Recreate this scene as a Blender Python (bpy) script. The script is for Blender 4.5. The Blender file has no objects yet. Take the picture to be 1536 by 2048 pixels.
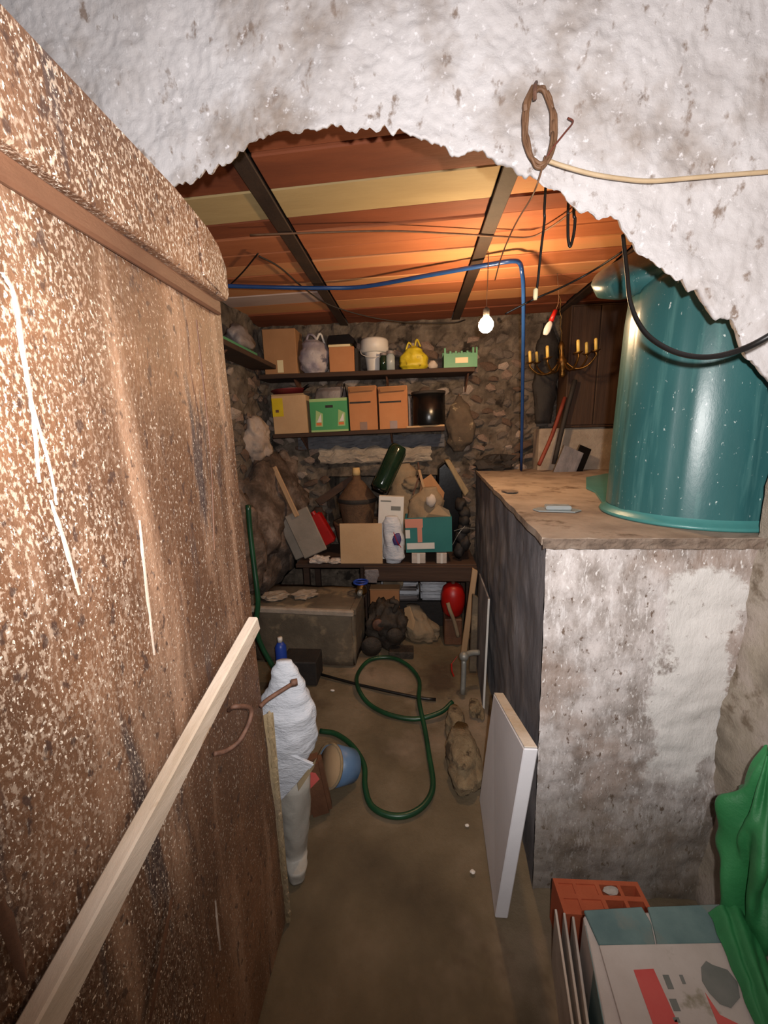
import bpy, bmesh, math, random
from mathutils import Vector, Matrix, noise as N
R = math.radians
rnd = random.Random(7)
sc = bpy.context.scene
C = sc.collection
# ------------------------------------------------------------------ camera
HC = 1.5
pitch, yaw, roll = R(11.3), R(4.54), R(-1.39)
fw = Vector((-math.sin(yaw)*math.cos(pitch), math.cos(yaw)*math.cos(pitch), -math.sin(pitch)))
rt = Vector((math.cos(yaw), math.sin(yaw), 0)); up = rt.cross(fw)
r2 = rt*math.cos(roll)+up*math.sin(roll); u2 = up*math.cos(roll)-rt*math.sin(roll)
CO = Vector((0, 0, HC))
cd = bpy.data.cameras.new('camera'); cam = bpy.data.objects.new('camera', cd); C.objects.link(cam)
cd.sensor_fit = 'HORIZONTAL'; cd.sensor_width = 36; cd.lens = 18; cd.clip_start = .02
cam.matrix_world = Matrix(((r2.x, u2.x, -fw.x, 0), (r2.y, u2.y, -fw.y, 0), (r2.z, u2.z, -fw.z, HC), (0, 0, 0, 1)))
sc.camera = cam
def ray(px, py): return fw + r2*((px-768)/768) + u2*((1024-py)/768)
def atY(px, py, y): d = ray(px, py); return CO + d*(y/d.y)
def atZ(px, py, z): d = ray(px, py); return CO + d*((z-HC)/d.z)
def atX(px, py, x): d = ray(px, py); return CO + d*(x/d.x)
# ------------------------------------------------------------------ world, light, exposure
w = bpy.data.worlds.new('world'); sc.world = w; w.use_nodes = True
w.node_tree.nodes['Background'].inputs[0].default_value = (.80, .86, 1, 1)
w.node_tree.nodes['Background'].inputs[1].default_value = .06
sc.view_settings.view_transform = 'Standard'; sc.view_settings.look = 'None'
sc.view_settings.exposure = 0.0; sc.view_settings.gamma = 1; sc.view_settings.use_curve_mapping = False
FLASH_W, BULB = 22.0, 560.0
l = bpy.data.lights.new('phone_torch', 'SPOT'); l.energy = FLASH_W*4; l.color = (1, .955, .93)
l.spot_size = R(165); l.spot_blend = .7; l.shadow_soft_size = .012
lo = bpy.data.objects.new('phone_torch', l); C.objects.link(lo); lo.location = (.05, -.03, 1.56)
lo.rotation_euler = (R(100), 0, R(-5))
# ------------------------------------------------------------------ materials
def lin(c):
    return tuple(((v/255/12.92) if v/255 <= .04045 else ((v/255+.055)/1.055)**2.4) for v in c)+(1,)
def M(name, cols, scale=6, rough=.85, bump=.25, bscale=None, stretch=(1, 1, 1), spots=None, metal=0, trans=0, alpha=1,
      pos=None, rot=(0, 0, 0), emit=None, sss=0, coat=0, extra=()):
    """cols: list of sRGB colours ramped over noise; spots/extra: (colour, scale, lo, hi, stretch)"""
    m = bpy.data.materials.new(name); m.use_nodes = True; nt = m.node_tree; nd = nt.nodes; L = nt.links
    b = nd['Principled BSDF']; tc = nd.new('ShaderNodeTexCoord')
    def ns(sca, st, det=8, rg=.6):
        mp = nd.new('ShaderNodeMapping'); mp.inputs['Scale'].default_value = st; mp.inputs['Rotation'].default_value = rot
        mp.inputs['Location'].default_value = (rnd.random()*9, rnd.random()*9, rnd.random()*9)
        L.new(tc.outputs['Object'], mp.inputs[0]); n = nd.new('ShaderNodeTexNoise')
        n.inputs['Scale'].default_value = sca; n.inputs['Detail'].default_value = det; n.inputs['Roughness'].default_value = rg
        L.new(mp.outputs[0], n.inputs['Vector']); return n
    n = ns(scale, stretch); cr = nd.new('ShaderNodeValToRGB'); L.new(n.outputs[0], cr.inputs[0])
    k = len(cols); P = pos or [.3+.4*i/max(1, k-1) for i in range(k)]
    cr.color_ramp.elements[0].position = P[0]; cr.color_ramp.elements[0].color = lin(cols[0])
    if k > 1:
        cr.color_ramp.elements[1].position = P[-1]; cr.color_ramp.elements[1].color = lin(cols[-1])
        for i in range(1, k-1): e = cr.color_ramp.elements.new(P[i]); e.color = lin(cols[i])
    else: cr.color_ramp.elements[1].color = lin(cols[0])
    out = cr.outputs[0]; bsrc = []
    for sp in ([spots] if spots else [])+list(extra):
        c, ss, a, z, st = sp
        n2 = ns(ss, st, 5); mr = nd.new('ShaderNodeMapRange'); mr.inputs[1].default_value = a; mr.inputs[2].default_value = z
        L.new(n2.outputs[0], mr.inputs[0]); mx = nd.new('ShaderNodeMix'); mx.data_type = 'RGBA'
        L.new(mr.outputs[0], mx.inputs[0]); L.new(out, mx.inputs[6]); mx.inputs[7].default_value = lin(c); out = mx.outputs[2]
    L.new(out, b.inputs['Base Color']); b.inputs['Roughness'].default_value = rough; b.inputs['Metallic'].default_value = metal
    b.inputs['Transmission Weight'].default_value = trans; b.inputs['Alpha'].default_value = alpha; b.inputs['Coat Weight'].default_value = coat
    if emit: b.inputs['Emission Color'].default_value = emit[0]; b.inputs['Emission Strength'].default_value = emit[1]
    if bump:
        n3 = ns(bscale or scale*3, stretch, 10, .7); bp = nd.new('ShaderNodeBump'); bp.inputs['Strength'].default_value = bump
        bp.inputs['Distance'].default_value = .02; L.new(n3.outputs[0], bp.inputs['Height']); L.new(bp.outputs[0], b.inputs['Normal'])
    return m
m_header = M('white_plaster', [(176, 169, 167), (200, 195, 195), (210, 206, 207)], 5, .85, .35, 60, pos=[.3, .45, .7],
             spots=((150, 136, 126), 4.5, .53, .72, (1, 1, 1)), extra=[((140, 124, 114), 22, .60, .70, (1.4, 1, 1)), ((232, 228, 230), 60, .61, .7, (1, 1, 1)), ((110, 92, 80), 16, .68, .74, (1, 1, 1))])
m_jamb = M('rough_plaster', [(120, 110, 96), (160, 148, 132), (182, 168, 158)], 6, .9, .6, 26, spots=((120, 105, 88), 14, .56, .66, (1, 1, 1)))
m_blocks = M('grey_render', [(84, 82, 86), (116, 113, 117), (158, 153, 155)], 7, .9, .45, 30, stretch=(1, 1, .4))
m_slab = M('dusty_slab', [(126, 108, 94), (156, 138, 122), (172, 154, 138)], 6, .9, .25, 30, spots=((106, 86, 70), 9, .58, .68, (1, 1, 1)))
m_slabedge = M('chipped_slab_edge', [(84, 70, 60), (124, 106, 92), (150, 134, 120)], 16, .9, .6)
m_rustdark = M('smooth_brown_rust', [(84, 54, 38), (116, 80, 58)], 8, .5, .25, 40, stretch=(1, .5, 1))
m_rusthw = M('rusty_iron', [(70, 44, 32), (120, 84, 66)], 30, .6, .3)
m_edge = M('flaked_edge', [(104, 84, 60), (152, 132, 100), (136, 120, 104)], 12, .8, .3, stretch=(1, 1, .4))
m_drip = M('paint_drip', [(176, 152, 134), (206, 186, 170)], 30, .6, .3)
m_batten = M('pale_wood_batten', [(176, 156, 134), (208, 190, 172), (218, 204, 190)], 9, .6, .25, stretch=(1, .2, 1), spots=((150, 116, 84), 16, .6, .68, (1, .4, 1)))
m_floor = M('dirt_floor', [(78, 66, 48), (104, 90, 68), (130, 114, 92)], 2.2, .8, .4, 26, spots=((150, 130, 110), 1.4, .53, .72, (1, 1, 1)), extra=[((74, 58, 42), 2.6, .55, .68, (1, 1, 1))])
m_mortar = M('rubble_mortar', [(66, 56, 48), (104, 92, 80), (136, 122, 108)], 9, .95, .8, 28, spots=((46, 38, 32), 7, .58, .66, (1, 1, 1)))
m_stone = [M('stone_a', [(118, 98, 86), (158, 136, 122)], 9, .9, .5), M('stone_b', [(92, 82, 74), (124, 112, 102)], 9, .9, .5), M('stone_c', [(146, 128, 116), (190, 172, 158)], 9, .9, .5), M('stone_d', [(84, 66, 54), (116, 94, 80)], 9, .9, .5)]
m_rock = M('brown_bedrock', [(58, 46, 38), (104, 86, 74), (156, 138, 126)], 9, .9, 1.0, 26, spots=((64, 48, 34), 5, .54, .68, (1, 1, 1)))
m_board = [M('clay_tile_rust', [(106, 52, 28), (140, 74, 42)], 3, .75, .2, 30, stretch=(.5, 3, 1)), M('clay_tile_tan', [(166, 142, 98), (186, 162, 116)], 3, .75, .15, 30, stretch=(.5, 3, 1)),
           M('clay_tile_orange', [(150, 84, 50), (178, 108, 68)], 3, .75, .2, 30, stretch=(.5, 3, 1)), M('clay_tile_pale', [(190, 140, 92), (200, 128, 84)], 3, .75, .2, 30, stretch=(.5, 3, 1)),
           M('clay_tile_white', [(176, 150, 140), (196, 176, 168)], 3, .75, .2, 30, stretch=(.5, 3, 1))]
m_beam = M('dark_steel_beam', [(40, 27, 20), (62, 44, 32)], 8, .7, .3)
m_wooddark = M('dark_wood', [(46, 30, 22), (74, 52, 38)], 5, .8, .3, stretch=(.2, 1, 3))
m_wooddarkv = M('dark_wood_upright', [(50, 32, 20), (80, 54, 34)], 5, .7, .3, stretch=(3, 3, .2))
m_woodlight = M('light_wood', [(160, 126, 92), (184, 150, 114)], 8, .7, .2, stretch=(2, 2, .3))
m_card = M('cardboard', [(150, 108, 72), (168, 124, 84)], 4, .85, .08, 60)
m_card2 = M('cardboard_tan', [(176, 142, 104), (196, 162, 124)], 4, .85, .1, 60)
m_cardo = M('cardboard_orange', [(168, 110, 68), (184, 128, 84)], 4, .85, .08, 60)
m_tape = M('brown_tape', [(120, 88, 62), (132, 98, 70)], 8, .4, 0)
m_black = M('black_plastic', [(10, 10, 11), (18, 18, 20)], 8, .25, .05)
m_dark = M('dark_dusty', [(30, 26, 24), (48, 42, 38)], 10, .7, .4)
m_white = M('white_plastic', [(206, 200, 192), (220, 214, 206)], 5, .4, .1)
m_foam = M('white_foam', [(222, 220, 224), (234, 232, 235)], 4, .8, .08, 60, spots=((170, 168, 176), 20, .68, .74, (1, 1, 1)))
m_foamedge = M('foam_edge', [(196, 176, 150), (222, 212, 200)], 9, .85, .3)
m_bag = M('white_plastic_bag', [(200, 202, 210), (222, 224, 230)], 6, .42, .9, 9, stretch=(1, 1, 2.6), rot=(0, R(35), 0))
m_bagclear = M('grey_translucent_bag', [(168, 162, 152), (190, 184, 174)], 8, .3, .25, 20, alpha=.88)
m_lilac = M('lilac_bag', [(128, 118, 132), (184, 172, 168)], 9, .4, .4, spots=((80, 76, 92), 9, .6, .66, (1, 1, 1)))
m_yellow = M('yellow_bag', [(176, 156, 24), (204, 186, 50)], 9, .4, .35, spots=((120, 100, 20), 18, .62, .68, (1, 1, 1)))
m_yel = M('yellow_print', [(190, 164, 14), (206, 180, 24)], 9, .5, 0)
m_green = M('green_carton', [(60, 140, 84), (70, 150, 92)], 5, .6, .05)
m_greencr = M('green_crate_plastic', [(66, 128, 92), (84, 146, 106)], 5, .5, .05)
m_palegreen = M('pale_green_trim', [(146, 176, 112), (160, 186, 124)], 5, .6, 0)
m_cream = M('cream_label', [(214, 196, 150), (222, 206, 164)], 5, .6, 0)
m_paper = M('grimy_paper', [(170, 156, 144), (198, 186, 176)], 9, .8, .2)
m_orangepr = M('orange_print', [(206, 110, 50)], 5, .6, 0)
m_greybag = M('grey_bag', [(100, 92, 92), (136, 126, 122)], 9, .35, .4)
m_maroon = M('maroon_plastic', [(84, 24, 28), (104, 34, 36)], 8, .5, .1)
m_red = M('red_plastic', [(150, 16, 12), (176, 26, 20)], 8, .4, .05)
m_greengl = M('dark_green_glass', [(18, 34, 24), (28, 48, 34)], 8, .12, .05)
m_brownw = M('brown_wicker', [(84, 60, 42), (110, 82, 58)], 30, .7, .5)
m_cork = M('cork', [(196, 164, 110), (210, 178, 124)], 12, .7, .1)
m_canvas = M('canvas', [(126, 106, 82), (150, 130, 104)], 9, .9, .4)
m_stonegrey = M('grey_slate', [(128, 118, 106), (150, 138, 126)], 8, .85, .2)
m_teal = M('teal_barrel', [(40, 86, 88), (58, 106, 106)], 3, .33, .08, 9, stretch=(1, 1, .4), spots=((196, 208, 204), 110, .66, .70, (1, 1, .5)), extra=[((96, 142, 138), 6, .56, .75, (2.5, 2.5, .2))])
m_teallight = M('teal_barrel_rim', [(56, 116, 114), (74, 136, 132)], 4, .35, .1)
m_tealcard = M('faded_teal_card', [(84, 108, 108), (116, 138, 134)], 8, .8, .15, spots=((120, 124, 116), 9, .56, .7, (1, 1, 1)))
m_whitecard = M('white_card', [(176, 162, 152), (202, 190, 182)], 6, .8, .1, spots=((140, 130, 110), 14, .6, .7, (1, 1, 1)))
m_redpr = M('faded_red_print', [(196, 74, 70), (206, 96, 88)], 10, .8, .05)
m_greypr = M('grey_print', [(104, 106, 100), (126, 124, 118)], 14, .8, .05)
m_brick = M('terracotta', [(168, 76, 44), (190, 96, 60)], 8, .85, .25)
m_greenfab = M('green_plastic_sheet', [(34, 104, 58), (56, 132, 78)], 5, .45, .3, spots=((120, 140, 62), 4, .56, .68, (1, 1, .5)))
m_hose = M('green_hose', [(16, 50, 32), (28, 72, 44)], 8, .35, 0)
m_bluepipe = M('blue_pipe', [(24, 54, 104), (34, 68, 122)], 8, .22, 0)
m_blue = M('blue_plastic', [(30, 60, 150), (40, 72, 164)], 8, .4, 0)
m_bluetub = M('faded_blue_tub', [(78, 108, 144), (104, 132, 164)], 6, .4, .1)
m_blackrub = M('black_rubber', [(14, 13, 13), (26, 24, 24)], 8, .4, .05)
m_wire = M('brown_wire', [(96, 66, 44), (126, 92, 66)], 20, .6, .1)
m_beige = M('beige_cable', [(176, 150, 116), (196, 172, 140)], 20, .6, .1)
m_copper = M('copper_wire', [(96, 46, 34), (120, 62, 46)], 20, .5, .1)
m_galv = M('galvanised_pipe', [(128, 126, 120), (160, 158, 150)], 12, .45, .15, metal=.4)
m_brass = M('aged_brass', [(84, 58, 26), (128, 94, 44)], 16, .38, .2, metal=.8)
m_candle = M('candle_sleeve', [(214, 178, 84), (228, 196, 108)], 16, .4, .05)
m_rag = M('tan_matted_wool', [(138, 116, 86), (184, 160, 124)], 22, .98, 1.0, 110, spots=((92, 74, 52), 12, .56, .64, (1, 1, 1)))
m_sack = M('brown_grey_cloth', [(74, 62, 52), (104, 90, 74)], 8, .95, .5, spots=((170, 152, 122), 8, .62, .68, (1, 1, 1)))
m_tuffs = M('worn_stone', [(84, 72, 58), (114, 100, 82)], 6, .9, .5, spots=((142, 122, 96), 5, .57, .66, (1, 1, 1)))
m_glass = M('clear_plastic', [(210, 220, 222)], 5, .15, 0, trans=.6)
m_engine = M('oily_iron', [(34, 28, 24), (70, 60, 50)], 14, .6, .6)
m_bulb = M('lit_bulb', [(255, 240, 210)], 5, .3, 0, emit=((1, .66, .36, 1), BULB))
m_pink = M('faded_pink_print', [(196, 130, 110)], 5, .7, 0)
m_tealpr = M('teal_print', [(26, 98, 96), (38, 112, 108)], 5, .6, 0)
m_purple = M('violet_print', [(70, 56, 110)], 5, .6, 0)
m_bluegrey = M('blue_grey_plaster', [(84, 84, 90), (112, 110, 112)], 7, .9, .4)
m_palelintel = M('pale_lintel', [(150, 134, 118), (184, 168, 150)], 9, .9, .6)
def nodekit(name, rough):
    m = bpy.data.materials.new(name); m.use_nodes = True; nt = m.node_tree; L = nt.links; b = nt.nodes['Principled BSDF']
    b.inputs['Roughness'].default_value = rough; tc = nt.nodes.new('ShaderNodeTexCoord'); sep = nt.nodes.new('ShaderNodeSeparateXYZ'); L.new(tc.outputs['Object'], sep.inputs[0])
    def nz(sca, st=(1, 1, 1), det=6, rg=.6):
        mp = nt.nodes.new('ShaderNodeMapping'); mp.inputs['Scale'].default_value = st; mp.inputs['Location'].default_value = (rnd.random()*9, rnd.random()*9, rnd.random()*9)
        L.new(tc.outputs['Object'], mp.inputs[0]); n = nt.nodes.new('ShaderNodeTexNoise'); n.inputs['Scale'].default_value = sca; n.inputs['Detail'].default_value = det
        n.inputs['Roughness'].default_value = rg; L.new(mp.outputs[0], n.inputs['Vector']); return n.outputs[0]
    def mr(x, a, z, lo=0, hi=1):
        n = nt.nodes.new('ShaderNodeMapRange'); n.interpolation_type = 'SMOOTHSTEP'
        L.new(x, n.inputs[0]); n.inputs[1].default_value = a; n.inputs[2].default_value = z; n.inputs[3].default_value = lo; n.inputs[4].default_value = hi; return n.outputs[0]
    def mt(op, x, y):
        n = nt.nodes.new('ShaderNodeMath'); n.operation = op
        for k, q in enumerate((x, y)):
            if isinstance(q, (int, float)): n.inputs[k].default_value = q
            else: L.new(q, n.inputs[k])
        return n.outputs[0]
    def mix(f, a, c):
        n = nt.nodes.new('ShaderNodeMix'); n.data_type = 'RGBA'; L.new(f, n.inputs[0])
        for k, q in ((6, a), (7, c)):
            if isinstance(q, tuple): n.inputs[k].default_value = lin(q)
            else: L.new(q, n.inputs[k])
        return n.outputs[2]
    def fin(col, bump, st, h):
        L.new(col, b.inputs['Base Color']); bp = nt.nodes.new('ShaderNodeBump'); bp.inputs['Strength'].default_value = st; bp.inputs['Distance'].default_value = .01*h
        L.new(bump, bp.inputs['Height']); L.new(bp.outputs[0], b.inputs['Normal']); return m
    return sep, nz, mr, mt, mix, fin, b, L
# door: brown rust, dense pale flecks except a smooth streaky zone towards the free edge
sep, nz, mr, mt, mix, fin, b, L = nodekit('rusty_painted_steel', .48)
c = mix(mr(nz(2.2, (1, 1, .8)), .38, .62), (88, 60, 42), (126, 88, 62))
c = mix(mr(nz(7, (1, 1.6, .14)), .48, .70), c, (152, 118, 94)); c = mix(mr(nz(9, (1, 2, .2)), .58, .68), c, (70, 56, 52))
zone = mt('MAXIMUM', mr(mt('ADD', sep.outputs[1], mt('MULTIPLY', nz(3, (1, 1, .5)), .5)), .62, .86, 1, .10), mr(sep.outputs[2], 1.78, 1.80))
fl1 = mr(nz(230, (1, 1, .55), 3), .49, .62); dens = mt('MULTIPLY', mr(nz(6), .36, .56, .35, 1), mr(mt('ADD', sep.outputs[2], mt('MULTIPLY', nz(3), .5)), 1.15, 1.75, .35, 1))
c = mix(mt('MULTIPLY', mt('MULTIPLY', fl1, zone), dens), c, (188, 166, 146))
c = mix(mt('MULTIPLY', mr(nz(260, (1, 1, .6), 3), .60, .66), mr(zone, 0, 1, .4, 1)), c, (232, 216, 198))
c = mix(mt('MULTIPLY', mr(nz(60, (1, 1, .6), 3), .60, .68), .8), c, (62, 44, 38))
b.inputs['Specular IOR Level'].default_value = .6
m_rust = fin(c, nz(150, (1, 1, .7), 4), .45, .5)
# block front: mottled whitewash with a smooth pale filler strip and a ragged brownish mix growing towards the foot
sep, nz, mr, mt, mix, fin, b, L = nodekit('mottled_plaster', .88)
c = mix(mr(nz(6, (1.4, 1, .8), 10, .72), .34, .62), (136, 124, 116), (208, 200, 197))
c = mix(mr(nz(26, (2, 1, .5), 8, .75), .52, .64), c, (216, 210, 208)); c = mix(mt('MULTIPLY', mr(nz(3.2), .48, .62), .55), c, (142, 116, 98))
c = mix(mr(nz(40, (1.5, 1, .8), 6), .60, .68), c, (112, 94, 82)); c = mix(mr(nz(90, (1.5, 1, .6), 4), .60, .68), c, (226, 221, 218))
wob = mt('MULTIPLY', mt('SUBTRACT', nz(7, (1, 1, 1), 8, .7), .5), .30); xx = mt('ADD', sep.outputs[0], wob); zz_ = mt('ADD', sep.outputs[2], wob)
pm = mt('MULTIPLY', mt('MULTIPLY', mr(xx, .685, .71), mr(xx, .875, .895, 1, 0)), mt('MULTIPLY', mr(zz_, .42, .54), mr(zz_, 1.10, 1.13, 1, 0)))
c = mix(mt('MULTIPLY', pm, mr(nz(50, (1, 1, 1), 5), .62, .70, .92, .25)), c, (222, 218, 214))
foot_mask = mr(mt('ADD', sep.outputs[2], mt('MULTIPLY', mt('SUBTRACT', nz(5, (1, 1, 1), 7, .7), .5), .55)), .18, .52, .62, 0)
c = mix(foot_mask, c, (108, 98, 80))
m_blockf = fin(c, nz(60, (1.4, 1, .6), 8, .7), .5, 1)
# ------------------------------------------------------------------ builders
def link(o, parent=None):
    C.objects.link(o)
    if parent is not None: o.parent = parent
    return o
def obj(name, bm, mat, parent=None, smooth=False):
    me = bpy.data.meshes.new(name); bmesh.ops.recalc_face_normals(bm, faces=bm.faces); bm.to_mesh(me); bm.free()
    for mm in (mat if isinstance(mat, (list, tuple)) else [mat]): me.materials.append(mm)
    if smooth:
        for p in me.polygons: p.use_smooth = True
    return link(bpy.data.objects.new(name, me), parent)
def tag(o, label, cat, group=None):
    o['label'] = label; o['category'] = cat
    if group: o['group'] = group
    return o
def struct(o): o['kind'] = 'structure'; return o
def thing(name, label, cat, loc=(0, 0, 0), rot=(0, 0, 0), group=None):
    o = bpy.data.objects.new(name, None); o.empty_display_size = .05; C.objects.link(o); o.location = loc; o.rotation_euler = rot
    return tag(o, label, cat, group)
def own(name, label, cat, bm, mat, loc=(0, 0, 0), rot=(0, 0, 0), smooth=False, group=None):
    o = obj(name, bm, mat, None, smooth); o.location = loc; o.rotation_euler = rot; return tag(o, label, cat, group)
def box(x0, x1, y0, y1, z0, z1, bev=0, bm=None, rot=None, seg=1):
    b = bm or bmesh.new()
    v = [b.verts.new(p) for p in ((x0, y0, z0), (x1, y0, z0), (x1, y1, z0), (x0, y1, z0), (x0, y0, z1), (x1, y0, z1), (x1, y1, z1), (x0, y1, z1))]
    fs = [b.faces.new([v[i] for i in q]) for q in ((0, 3, 2, 1), (4, 5, 6, 7), (0, 1, 5, 4), (1, 2, 6, 5), (2, 3, 7, 6), (3, 0, 4, 7))]
    if bev:
        es = {e for f in fs for e in f.edges}
        rr = bmesh.ops.bevel(b, geom=list(es), offset=bev, segments=seg, affect='EDGES')
        if rot: v = [q for q in rr['verts']]
    if rot:
        c = Vector(((x0+x1)/2, (y0+y1)/2, (z0+z1)/2)); bmesh.ops.rotate(b, verts=list({q for q in v if q.is_valid}), cent=c, matrix=rot)
    return b
def prism(poly, t, bev=0):
    """poly: list of 3-D points of a flat face; t: extrusion vector"""
    b = bmesh.new(); t = Vector(t); a = [b.verts.new(p) for p in poly]; c = [b.verts.new(Vector(p)+t) for p in poly]; n = len(a)
    b.faces.new(a); b.faces.new(c[::-1])
    for i in range(n): b.faces.new((a[i], a[(i+1) % n], c[(i+1) % n], c[i]))
    if bev: bmesh.ops.bevel(b, geom=b.edges[:], offset=bev, segments=1, affect='EDGES')
    return b
def lathe(prof, seg=24, bm=None, cx=0, cy=0, amp=0, f=4):
    b = bm or bmesh.new(); rings = []
    for r_, z in prof:
        if r_ < 1e-5: rings.append([b.verts.new((cx, cy, z))]); continue
        ring = []
        for i in range(seg):
            a = 2*math.pi*i/seg; rr = r_
            if amp: rr *= 1+amp*N.noise(Vector((math.cos(a)*f, math.sin(a)*f, z*f*6)))
            ring.append(b.verts.new((cx+rr*math.cos(a), cy+rr*math.sin(a), z)))
        rings.append(ring)
    for A, B in zip(rings, rings[1:]):
        for i in range(seg):
            j = (i+1) % seg
            if len(A) == 1 and len(B) == 1: continue
            if len(A) == 1: b.faces.new((A[0], B[i], B[j]))
            elif len(B) == 1: b.faces.new((A[i], A[j], B[0]))
            else: b.faces.new((A[i], A[j], B[j], B[i]))
    return b
def smoothpts(pts, n=6):
    pts = [Vector(p) for p in pts]; o = []
    P = [pts[0]*2-pts[1]]+pts+[pts[-1]*2-pts[-2]]
    for i in range(1, len(P)-2):
        for k in range(n):
            t = k/n; a, b, c, d = P[i-1:i+3]
            o.append(.5*((2*b)+(c-a)*t+(2*a-5*b+4*c-d)*t*t+(3*b-a-3*c+d)*t**3))
    o.append(pts[-1]); return o
def tube(pts, r, seg=8, n=6, bm=None, r1=None):
    b = bm or bmesh.new(); P = smoothpts(pts, n) if n else [Vector(p) for p in pts]; rings = []
    prev = None
    for i, p in enumerate(P):
        t = (P[min(i+1, len(P)-1)]-P[max(i-1, 0)])
        if t.length < 1e-9: t = Vector((0, 0, 1))
        t.normalize()
        if prev is None: x = t.orthogonal().normalized()
        else: x = (prev-t*prev.dot(t)); x = x.normalized() if x.length > 1e-6 else t.orthogonal().normalized()
        prev = x; y = t.cross(x); rr = r if r1 is None else r+(r1-r)*i/(len(P)-1)
        rings.append([b.verts.new(p+(x*math.cos(2*math.pi*k/seg)+y*math.sin(2*math.pi*k/seg))*rr) for k in range(seg)])
    for A, B in zip(rings, rings[1:]):
        for k in range(seg): b.faces.new((A[k], A[(k+1) % seg], B[(k+1) % seg], B[k]))
    b.faces.new(rings[0][::-1]); b.faces.new(rings[-1]); return b
def loft(secs, seg=44, amp=.12, f=9, fold=0, bm=None, seed=0):
    """secs: (centre, rx, ry); a closed crumpled bag-like body"""
    b = bm or bmesh.new(); S = []; K = 7
    for (c0, a0, b0), (c1, a1, b1) in zip(secs, secs[1:]):
        for k in range(K):
            t = k/K; t2 = t*t*(3-2*t); S.append((Vector(c0).lerp(Vector(c1), t), a0+(a1-a0)*t2, b0+(b1-b0)*t2))
    S.append((Vector(secs[-1][0]), secs[-1][1], secs[-1][2])); rings = []
    for c, rx, ry in S:
        ring = []
        for i in range(seg):
            a = 2*math.pi*i/seg; d = Vector((math.cos(a)*rx, math.sin(a)*ry, 0)); p = c+d
            w_ = Vector((p.x*f*1.3+seed+p.z*f*.5, p.y*f*1.3, p.z*f*.9))
            rdg = abs(N.noise(w_*1.4))+.6*abs(N.noise(w_*3.1+Vector((3, 1, 2))))
            q = 1+amp*(N.noise(Vector((p.x*f+seed, p.y*f, p.z*f)))*1.2+.5)-(amp*1.1+fold*.5)*rdg
            ring.append(b.verts.new(c+d*q+Vector((0, 0, amp*.3*rx*N.noise(p*f+Vector((5, 5, 5)))))))
        rings.append(ring)
    for A, B in zip(rings, rings[1:]):
        for i in range(seg): b.faces.new((A[i], A[(i+1) % seg], B[(i+1) % seg], B[i]))
    b.faces.new(rings[0][::-1]); b.faces.new(rings[-1]); return b
def lump(rx, ry, rz, sub=3, amp=.25, f=3, seed=0, c=(0, 0, 0), bm=None, flat=None):
    b = bm or bmesh.new(); r_ = bmesh.ops.create_icosphere(b, subdivisions=sub, radius=1)
    for v in r_['verts']:
        p = v.co.copy(); k = 1+amp*N.fractal(p*f*.5+Vector((seed*3.1, seed*1.7, seed)), .9, 2.1, 4)
        q = Vector((p.x*rx, p.y*ry, p.z*rz))*k
        if flat is not None and q.z < flat: q.z = flat
        v.co = q+Vector(c)
    return b
def grid(nx, ny, fn, bm=None):
    b = bm or bmesh.new(); V = [[b.verts.new(fn(i/nx, j/ny)) for i in range(nx+1)] for j in range(ny+1)]
    for j in range(ny):
        for i in range(nx): b.faces.new((V[j][i], V[j][i+1], V[j+1][i+1], V[j+1][i]))
    return b
def fr(p, s, o=4): return N.fractal(Vector(p)*s, .8, 2.1, o)
def rects(x0, y0, x1, y1, Y):
    a = atY(x0, y1, Y); b = atY(x1, y0, Y); c = atY(x1, y1, Y); d = atY(x0, y0, Y)
    return (a.x+d.x)/2, (b.x+c.x)/2, (a.z+c.z)/2, (b.z+d.z)/2
CE = 2.36; BY = 3.2
# ================================================================== SETTING
# floor
struct(obj('floor', grid(90, 110, lambda u, v: Vector((-1.6+3.4*u, -1.2+4.6*v, .0-.012*abs(fr((u*3.4, v*4.6, 0), 2.5))))), m_floor, smooth=True))
# back wall of rubble stone with mortar
def backfn(u, v):
    x = -1.5+3.3*u; z = 2.6*v
    y = BY+.035*fr((x, z, 3), 5)+.02*fr((x, z, 9), 16)
    if -.72 < x < .25 and .75 < z < 1.16: y += .45          # low niche under the pale lintel
    return Vector((x, y, z))
wb = struct(obj('wall_back', grid(130, 100, backfn), m_mortar))
smesh = []
for k in range(10):
    b = lump(1, .45, .62, 1, .5, 2.2, k+3); me = bpy.data.meshes.new('stone')
    bmesh.ops.recalc_face_normals(b, faces=b.faces); b.to_mesh(me); b.free(); me.materials.append(m_stone[k % 4]); smesh.append(me)
def stones(parent, n_x, n_z, pt, rotz, smin=.035, smax=.085, skip=None, lim=230):
    c = 0
    for j in range(n_z):
        for i in range(n_x):
            u = (i+.5*(j % 2)+rnd.uniform(-.25, .25))/n_x; v = (j+rnd.uniform(-.25, .25))/n_z
            p = pt(u, v)
            if (skip and skip(p)) or c >= lim: continue
            o = bpy.data.objects.new('stone', rnd.choice(smesh)); link(o, parent); o.location = p
            s = rnd.uniform(smin, smax); o.scale = (s*rnd.uniform(.8, 1.25), s, s*rnd.uniform(.75, 1.1)); o.rotation_euler = (rnd.uniform(-.2, .2), rnd.uniform(-.5, .5), rotz); c += 1
def skipb(p):
    return (-.78 < p.x < .3 and 1.16 < p.z < 1.48) or (-.72 < p.x < .25 and p.z < 1.16) or p.z < .62
stones(wb, 21, 20, lambda u, v: Vector((-1.25+2.55*u, BY-.012, .6+1.76*v)), 0, .036, .072, skipb, 290)
la, lb = atY(640, 925, 3.16), atY(862, 897, 3.16)
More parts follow.
